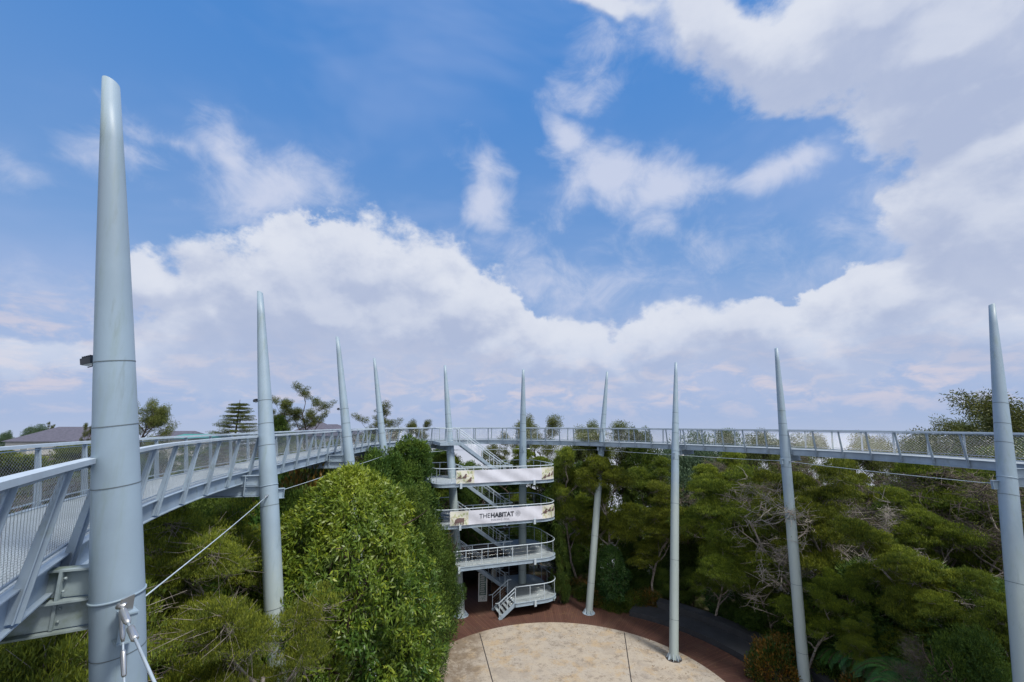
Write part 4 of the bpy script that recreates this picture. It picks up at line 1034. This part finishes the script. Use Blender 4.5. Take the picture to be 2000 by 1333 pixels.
plant('T3', 1560, 1085, 26.5, .75, 'olive tree wrapping the mast above the red tipped hedge', INR, lean=11)
plant('V1', 1570, 935, 31, 1.0, 'bare pale-limbed tree spreading behind the ninth mast', INR)
plant('V2', 1455, 1065, 32.2, 1.0, 'dead pale branches reaching over the slate bench', INR)
plant('V1', 1700, 985, 26.3, .8, 'pale dead limbs in the olive crowns under the right cable', INR)
plant('V2', 1850, 1085, 22.4, .9, 'forked pale dead tree in front of the brown tangle at right', INR)
plant('T2', 1650, 905, 29.5, .85, 'olive tree with flat bright top under the right walkway cable', INR)
plant('T4', 1745, 1065, 24.5, .8, 'olive tree with grey twig tangle low in the right corner', INR)
plant('T1', 1845, 970, 26.5, .85, 'olive tree with tiered pads left of the right edge mast', INR)
plant('X2', 1800, 905, 31, 1.2, 'brown twiggy tree directly under the right cable', INR)
plant('X1', 1700, 920, 35, .95, 'brown bare-twigged tree below the walkway at right', INR)
plant('X2', 1930, 925, 27, 1.1, 'brown tangled tree behind the right edge mast', INR)
plant('T3', 1905, 1050, 21.5, .85, 'yellow-green tree low beside the right edge mast', INR)
plant('X2', 1800, 1250, 20.5, .7, 'collapsed heap of pale bare branches at lower right', INR)
plant('T2', 1685, 1195, 24.5, .55, 'low olive tree above the ferns at lower right', INR)
plant('T1', 1985, 1150, 18.5, .7, 'dark olive tree cut off by the lower right edge', INR)
plant('D3', 1890, 1230, 19.0, .7, 'rounded dark bush in the lower right corner', INR)
plant('T4', 1480, 1040, 31.5, .75, 'olive tree with drooping pale limbs over the end of the bench', INR)
plant('G1', 1618, 1185, 28.8, .8, 'dark green leafy tree beside the foot of the ninth mast', INR)
plant('D1', 1225, 1010, 40.5, .8, 'dark rounded tree in the shade between two leaning masts', INR)
plant('D3', 1330, 990, 41, .85, 'dark green tree in the shade behind the plaza rim mast', INR)
# --- behind the ring, right half
for (k, px, py, Y, wf, lab) in (
  ('D1', 1140, 905, 48, .9, 'dark tree behind the walkway just right of the tower top'), ('T1', 1230, 895, 47, .9, 'dark olive tree under the walkway behind the second crown'),
  ('X1', 1330, 890, 46, .95, 'thin dark tree with sky showing through under the walkway'), ('D2', 1300, 960, 46, 1.1, 'dark green filler tree far behind the plaza rim mast'),
  ('X2', 1420, 895, 48, .9, 'sparse dark tree beside the bright gap in the wood'), ('D3', 1500, 1000, 44, .9, 'dark green tree low behind the broad olive tree'),
  ('X1', 1560, 885, 46, 1.0, 'dark thin-leaved tree under the walkway behind the ninth mast'), ('D1', 1610, 960, 42, .9, 'dark tree behind the pale bare limbs'),
  ('T1', 1680, 905, 45, .8, 'dark olive tree far behind the right cable'), ('D2', 1750, 950, 40, 1.2, 'dark green tree behind the brown twigs at right'),
  ('D3', 1860, 960, 38, 1.0, 'dark green tree deep behind the right edge mast'), ('D1', 1960, 960, 34, 1.0, 'dark bushy tree behind the walkway at the right edge'),
  ('D3', 1420, 1010, 45, .8, 'dark tree filling the wood below the bright gap'), ('D3', 1580, 1040, 37, 1.0, 'dark green tree low behind the pale bare limbs')):
    plant(k, px, py, Y, wf, lab, OUT)
# --- behind the tower
for (k, px, py, Y, wf, lab) in (
  ('T3', 880, 880, 49, .9, 'dark olive tree behind the left tower mast'), ('O2', 940, 880, 52, .8, 'thin tree seen through the top stair flight'),
  ('D1', 990, 905, 49, .9, 'dark bush behind the middle of the tower'), ('T1', 1050, 870, 50, .8, 'olive tree behind the right tower mast'),
  ('D3', 905, 960, 47, .9, 'dark tree behind the stairs between the two banners'), ('D2', 960, 985, 48, 1.1, 'dark tree behind the lettered banner'), ('D3', 1030, 980, 47, .8, 'dark tree behind the right end of the lettered banner'),
  ('D1', 830, 890, 47, .9, 'dark tree behind the walkway left of the tower'), ('D2', 858, 880, 46, 1.4, 'dark green tree close behind the left tower mast'), ('D1', 1088, 905, 49, 1.0, 'dark tree filling the gap at the right ends of the banners'), ('D3', 915, 905, 51, .9, 'dark tree top seen beneath the top stair flight'),
  ('D3', 1095, 985, 49, 1.3, 'wide dark tree filling the shade right of the tower'), ('D3', 1130, 1020, 46, 1.2, 'low dark tree behind the foot of the mast right of the tower'), ('D1', 1000, 1060, 50, 1.5, 'dark foliage behind the bottom landings of the tower'), ('D2', 920, 1040, 50, 1.5, 'dark tree behind the kiosk')):
    plant(k, px, py, Y, wf, lab, OUT)
# --- below the left walkway
plant('N1', 440, 1000, 12.0, .95, 'olive tree with flat bright pads under the slanting left cable', LFT, gz=1.5)
plant('N1', 515, 1060, 12.3, .85, 'olive crown wrapping the second mast below the glossy tree edge', LFT, gz=1.5)
plant('N1', 340, 1080, 9.8, .85, 'olive tree with exposed grey twigs right of the nearest mast', LFT, gz=1.5)
plant('N1', 455, 1235, 9.2, .75, 'low yellow-green tree at the bottom edge right of the nearest mast', LFT, gz=1.0)
plant('T3', 330, 985, 17.5, .9, 'dark olive tree directly below the left walkway', LFT, gz=2)
plant('D3', 420, 965, 21, .7, 'dark green tree below the walkway before the second mast', LFT, gz=3)
plant('D3', 400, 1010, 15.5, .7, 'dark green bush crossed by the left cable', LFT, gz=2)
plant('G1', 505, 985, 16.8, .7, 'dark leafy tree right behind the second mast', LFT, gz=2)
plant('D1', 570, 960, 20.5, .8, 'dark green tree between the second mast and the glossy tree', LFT, gz=2)
plant('X2', 80, 1215, 8.2, .8, 'tangle of bare grey branches under the nearest walkway corner', LFT, gz=3)
plant('N1', 20, 1150, 9.4, .7, 'dark olive tree under the walkway at the left edge', LFT, gz=3)
plant('T4', 300, 1090, 11.8, .7, 'olive tree just right of the nearest mast stub, above the grey twigs', LFT, gz=1)
# --- understorey behind bench and hedge
US = ['beside the far end of the hedge', 'behind the hedge near the mast right of the tower', 'behind the large-leaved tree', 'behind the reddish trunk', 'behind the bend of the slate bench', 'behind the middle of the slate bench', 'over the slate bench upper step', 'behind the near end of the slate bench',
      'between bench end and ninth mast', 'right of the ninth mast', 'under the low olive tree', 'behind the ferns', 'below the brown twigs', 'left of the branch heap', 'above the branch heap', 'below the right edge mast']
for i, ((px, py, Y), w_) in enumerate(zip(((1118, 1085, 45), (1150, 1090, 43), (1190, 1120, 41.5), (1240, 1095, 40.5), (1290, 1110, 39.5), (1350, 1110, 38), (1400, 1130, 36), (1455, 1150, 34), (1500, 1150, 32), (1590, 1130, 30), (1650, 1120, 28.5), (1700, 1100, 27), (1760, 1130, 26), (1830, 1110, 25), (1890, 1120, 23.5), (1950, 1140, 22)), US)):
    plant(('D3', 'D1', 'G1', 'D3')[i % 4], px, py, Y, (1.5, 1.5, 1.2, 1.6)[i % 4], 'low shaded bush ' + w_, 'understorey bushes round the plaza', cat='bush')
# --- seen over and through the left walkway
for (k, px, py, Y, wf, lab, gz) in (
  ('T2', 20, 868, 22, 1.3, 'yellow-green tree top behind the walkway mesh at the left edge', 5), ('T4', 130, 872, 25, 1.2, 'yellow-green tree top behind the walkway, left of the nearest mast', 5),
  ('X2', 90, 930, 19, 1.2, 'brown twiggy tree behind the nearest walkway mesh', 5), ('T1', 200, 880, 28, 1.1, 'olive tree behind the nearest mast beyond the walkway', 5),
  ('T3', 310, 868, 26, 1.2, 'olive tree seen through the mesh right of the nearest mast', 4), ('X1', 400, 880, 30, 1.2, 'brown twiggy tree seen through the walkway mesh', 4),
  ('X2', 460, 866, 33, 1.3, 'reddish brown dry tree seen through the mesh left of the second mast', 5), ('T2', 560, 850, 36, 1.0, 'olive tree seen through the mesh right of the second mast', 5),
  ('X1', 620, 850, 38, 1.0, 'brown tree seen through the mesh before the third mast', 5), ('T4', 700, 852, 44, .9, 'olive tree seen through the mesh between third and fourth mast', 3),
  ('X2', 760, 845, 47, 1.1, 'grey-brown tree seen through the mesh right of the fourth mast', 2), ('D1', 250, 905, 23, 1.0, 'dark tree low behind the nearest mast', 3),
  ('D3', 490, 900, 28, 1.0, 'dark green tree low behind the second mast', 4), ('D2', 640, 900, 34, 1.1, 'dark green tree low behind the third mast', 3),
  ('T2', 345, 872, 40, 1.1, 'olive tree in front of the small grey roofed house', 5), ('D1', 425, 875, 42, 1.3, 'dark green tree in front of the teal roofed shed', 5), ('D3', 235, 880, 44, 1.2, 'dark green tree below the wide grey roof', 6),
  ('T1', 50, 985, 15, 1.0, 'olive tree below the mesh at the left edge', 3), ('D2', 370, 915, 25, 1.1, 'dark tree low behind the left walkway deck', 4)):
    plant(k, px, py, Y, wf, lab, 'trees beyond the left walkway', gz=gz)
# --- skyline
for (k, px, py, Y, wf, lab, gz) in (
  ('O3', 290, 782, 36, .8, 'leafy skyline tree just right of the nearest mast', 6), ('P1', 468, 788, 58, 1.25, 'dark tiered pine on the skyline left of the second mast', 7),
  ('O1', 600, 752, 52, 1.0, 'tall open tree rising highest above the left walkway', 6), ('O2', 545, 778, 54, .9, 'slim open tree right beside the second mast', 7), ('D1', 545, 815, 50, .9, 'round green tree beside the second mast above the rail', 7),
  ('O1', 738, 787, 58, 1.1, 'open-branched tree behind the fourth mast', 3), ('O3', 822, 820, 72, .7, 'dark tree top above the rail left of the tower', 3),
  ('O3', 1052, 812, 60, .75, 'open tree above the rail right of the right tower mast', None), ('O3', 1172, 824, 62, 1.0, 'rounded tree behind the rail at the seventh mast', None),
  ('O2', 985, 845, 60, .8, 'small tree behind the rail between the tower masts', None), ('O3', 1120, 862, 66, .9, 'low tree behind the rail right of the tower', None),
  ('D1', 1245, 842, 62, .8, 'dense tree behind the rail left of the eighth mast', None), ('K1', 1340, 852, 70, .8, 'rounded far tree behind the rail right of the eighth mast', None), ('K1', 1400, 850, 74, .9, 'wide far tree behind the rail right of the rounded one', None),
  ('O3', 1450, 842, 58, .8, 'thin tree behind the rail midway between eighth and ninth mast', None), ('O3', 1500, 850, 64, .8, 'bushy tree behind the rail left of the ninth mast', None),
  ('O1', 1565, 868, 52, .7, 'open tree behind the rail right of the ninth mast', None), ('O3', 1635, 848, 56, .8, 'leafy tree behind the rail, second right of the ninth mast', None),
  ('O3', 1735, 852, 56, .8, 'leafy tree behind the rail at the clustered posts', None), ('O1', 1770, 858, 50, .7, 'small open tree right of the clustered rail posts', None),
  ('O2', 1830, 845, 46, .9, 'open tree behind the rail left of the big right tree', None), ('O3', 1960, 768, 33, 1.05, 'big spreading tree above the walkway at the right edge', None),
  ('O3', 1890, 800, 37, .85, 'leafy tree next to the big spreading right tree', None), ('D2', 1900, 880, 36, 1.1, 'dark tree behind the mesh at the right edge', None), ('T2', 1975, 870, 31, .9, 'olive tree behind the mesh past the right edge mast', None),
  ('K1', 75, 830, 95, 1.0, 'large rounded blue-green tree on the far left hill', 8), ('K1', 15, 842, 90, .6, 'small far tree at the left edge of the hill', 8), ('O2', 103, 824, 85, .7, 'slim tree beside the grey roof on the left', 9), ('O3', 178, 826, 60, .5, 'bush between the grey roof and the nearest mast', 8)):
    plant(k, px, py, Y, wf, lab, FAR, gz=gz)
# --- fallen leaves on deck and plaza
rg = np.random.default_rng(5); nn_ = 1500; aa = rg.uniform(-.4, 3.4, nn_); r2 = 12.3 - np.abs(rg.normal(size=nn_)) * 2.6
pp = np.stack([CX + r2 * np.cos(aa), CY + r2 * np.sin(aa), np.where(r2 < RD, .034, .024)], 1); ax_ = unit(rg, nn_); ax_[:, 2] = .03
litter = empty('fallen_leaves'); lf = leaves('fallen_leaves', pp, ax_, np.tile([0, 0, 1.0], (nn_, 1)) + rg.normal(size=(nn_, 3)) * .2, .11, .05, rg.random(nn_), mat('dry_leaf', (.16, .09, .035), .8, col2=(.09, .06, .03), attr=True), None)
bpy.data.objects.remove(litter); tag(lf, kind='stuff')
# --- hedges and undergrowth on the ground
for i, (px, py, Y, s, k, lab) in enumerate((
  (1100, 1128, 42.8, 1.2, 'S2', 'clipped shrub at the far end of the deck hedge beside the tower'), (1125, 1136, 41.5, 1.2, 'S1', 'red tipped shrub second along the deck hedge'), (1150, 1142, 40.0, 1.2, 'S2', 'green shrub behind the foot of the mast right of the tower'),
  (1180, 1150, 38.6, 1.1, 'S1', 'red tipped shrub right of the mast foot'), (1205, 1156, 37.8, 1.1, 'S2', 'green shrub in front of the large-leaved tree'), (1228, 1150, 38.3, 1.2, 'S2', 'large green shrub below the reddish trunk'), (1262, 1150, 38.2, 1.2, 'S1', 'last shrub of the hedge before the slate bench'),
  (1510, 1245, 27.8, 1.3, 'S1', 'orange tipped shrub at the end of the slate bench'), (1535, 1240, 29.0, 1.4, 'S1', 'red tipped shrub left of the ninth mast foot'), (1640, 1262, 27.0, 1.2, 'S2', 'green shrub right of the ninth mast foot'), (1700, 1290, 24.3, 1.3, 'S1', 'red tipped shrub farthest right at the bottom edge'))):
    p = at(px, py, Y); (root, H), used = PROTO[k]; o = root if not used else copy_tree(root); PROTO[k][1] = True
    o.name = 'shrub'; o.location = (p.x, p.y, 0); o.scale = (s * 1.05, s * 1.05, max(.8, p.z / H)); o.rotation_euler = (0, 0, i * 1.3); tag(o, lab, 'shrub', 'shrubs edging the plaza')
for i, (px, py, Y, lab) in enumerate(((1655, 1235, 26.2, 'fern with arching fronds right of the ninth mast'), (1700, 1235, 24.5, 'fern under the low olive tree'), (1750, 1262, 22.5, 'fern at the bottom edge below the twig tangle'), (1610, 1230, 29.5, 'fern close behind the ninth mast'), (1770, 1290, 20.5, 'fern beside the heap of bare branches'))):
    plant('F1', px, py, Y, 1, lab, 'ferns in the lower right corner', cat='fern', gz=at(px, py, Y).z - 1.7)
for k, ((root, H), used) in PROTO.items():
    if not used:
        for c in list(root.children): bpy.data.objects.remove(c)
        bpy.data.objects.remove(root)

# ------------------------------------------------------------------ houses beyond the left walkway
M['roof'] = mat('grey_roof_tiles', (.10, .10, .14), .8, var=.3, scale=3); M['wall'] = mat('white_render', (.55, .56, .56), .8, var=.1); M['teal'] = mat('teal_sheet_roof', (.04, .22, .20), .5)
def house(px, py_ridge, Y, wdt, dep, rh, label, roofmat='roof', ridge=.35, over=.4, rz=0):
    p = at(px, py_ridge, Y); t = empty('house', (p.x, p.y, p.z - rh - 2.8), rz, label=label, category='house', group='houses beyond the left walkway')
    mb = MB(); mb.prism([(-wdt / 2, -dep / 2), (wdt / 2, -dep / 2), (wdt / 2, dep / 2), (-wdt / 2, dep / 2)], -.6, 2.8); mb.build('wall', M['wall'], t)
    a, b, r_ = wdt / 2 + over, dep / 2 + over, wdt * ridge / 2; mb = MB()
    mb.add([(-a, -b, 2.803), (a, -b, 2.803), (a, b, 2.803), (-a, b, 2.803), (-r_, 0, 2.8 + rh), (r_, 0, 2.8 + rh)], [(0, 1, 5, 4), (1, 2, 5), (2, 3, 4, 5), (3, 0, 4), (3, 2, 1, 0)]); mb.build('roof', M[roofmat], t)
    for i in (-1, 1):
        mb = MB(); mb.box((i * wdt * .25, -dep / 2 - .01, 1.6), (1.2, .06, 1.0)); f = mb.build('window', M['frame'], t); mb = MB(); mb.box((i * wdt * .25, -dep / 2 - .045, 1.6), (1.05, .02, .86)); mb.build('pane', M['glass'], f)
house(150, 834, 72, 12, 9, 2.2, 'white walled house with wide grey hipped roof at far left', ridge=.5)
house(358, 842, 66, 4.5, 5, .9, 'small house with shallow grey roof right of the nearest mast', ridge=.8)
house(622, 823, 62, 6, 6, 2.0, 'house with steep grey hipped roof below the tall open tree', ridge=.1)
house(650, 829, 66, 7, 6, 1.5, 'lower grey roofed house next to the third mast', ridge=.2)
house(395, 848, 58, 5, 4, .5, 'low shed with teal sheet roof beyond the left rail', 'teal', ridge=.95)
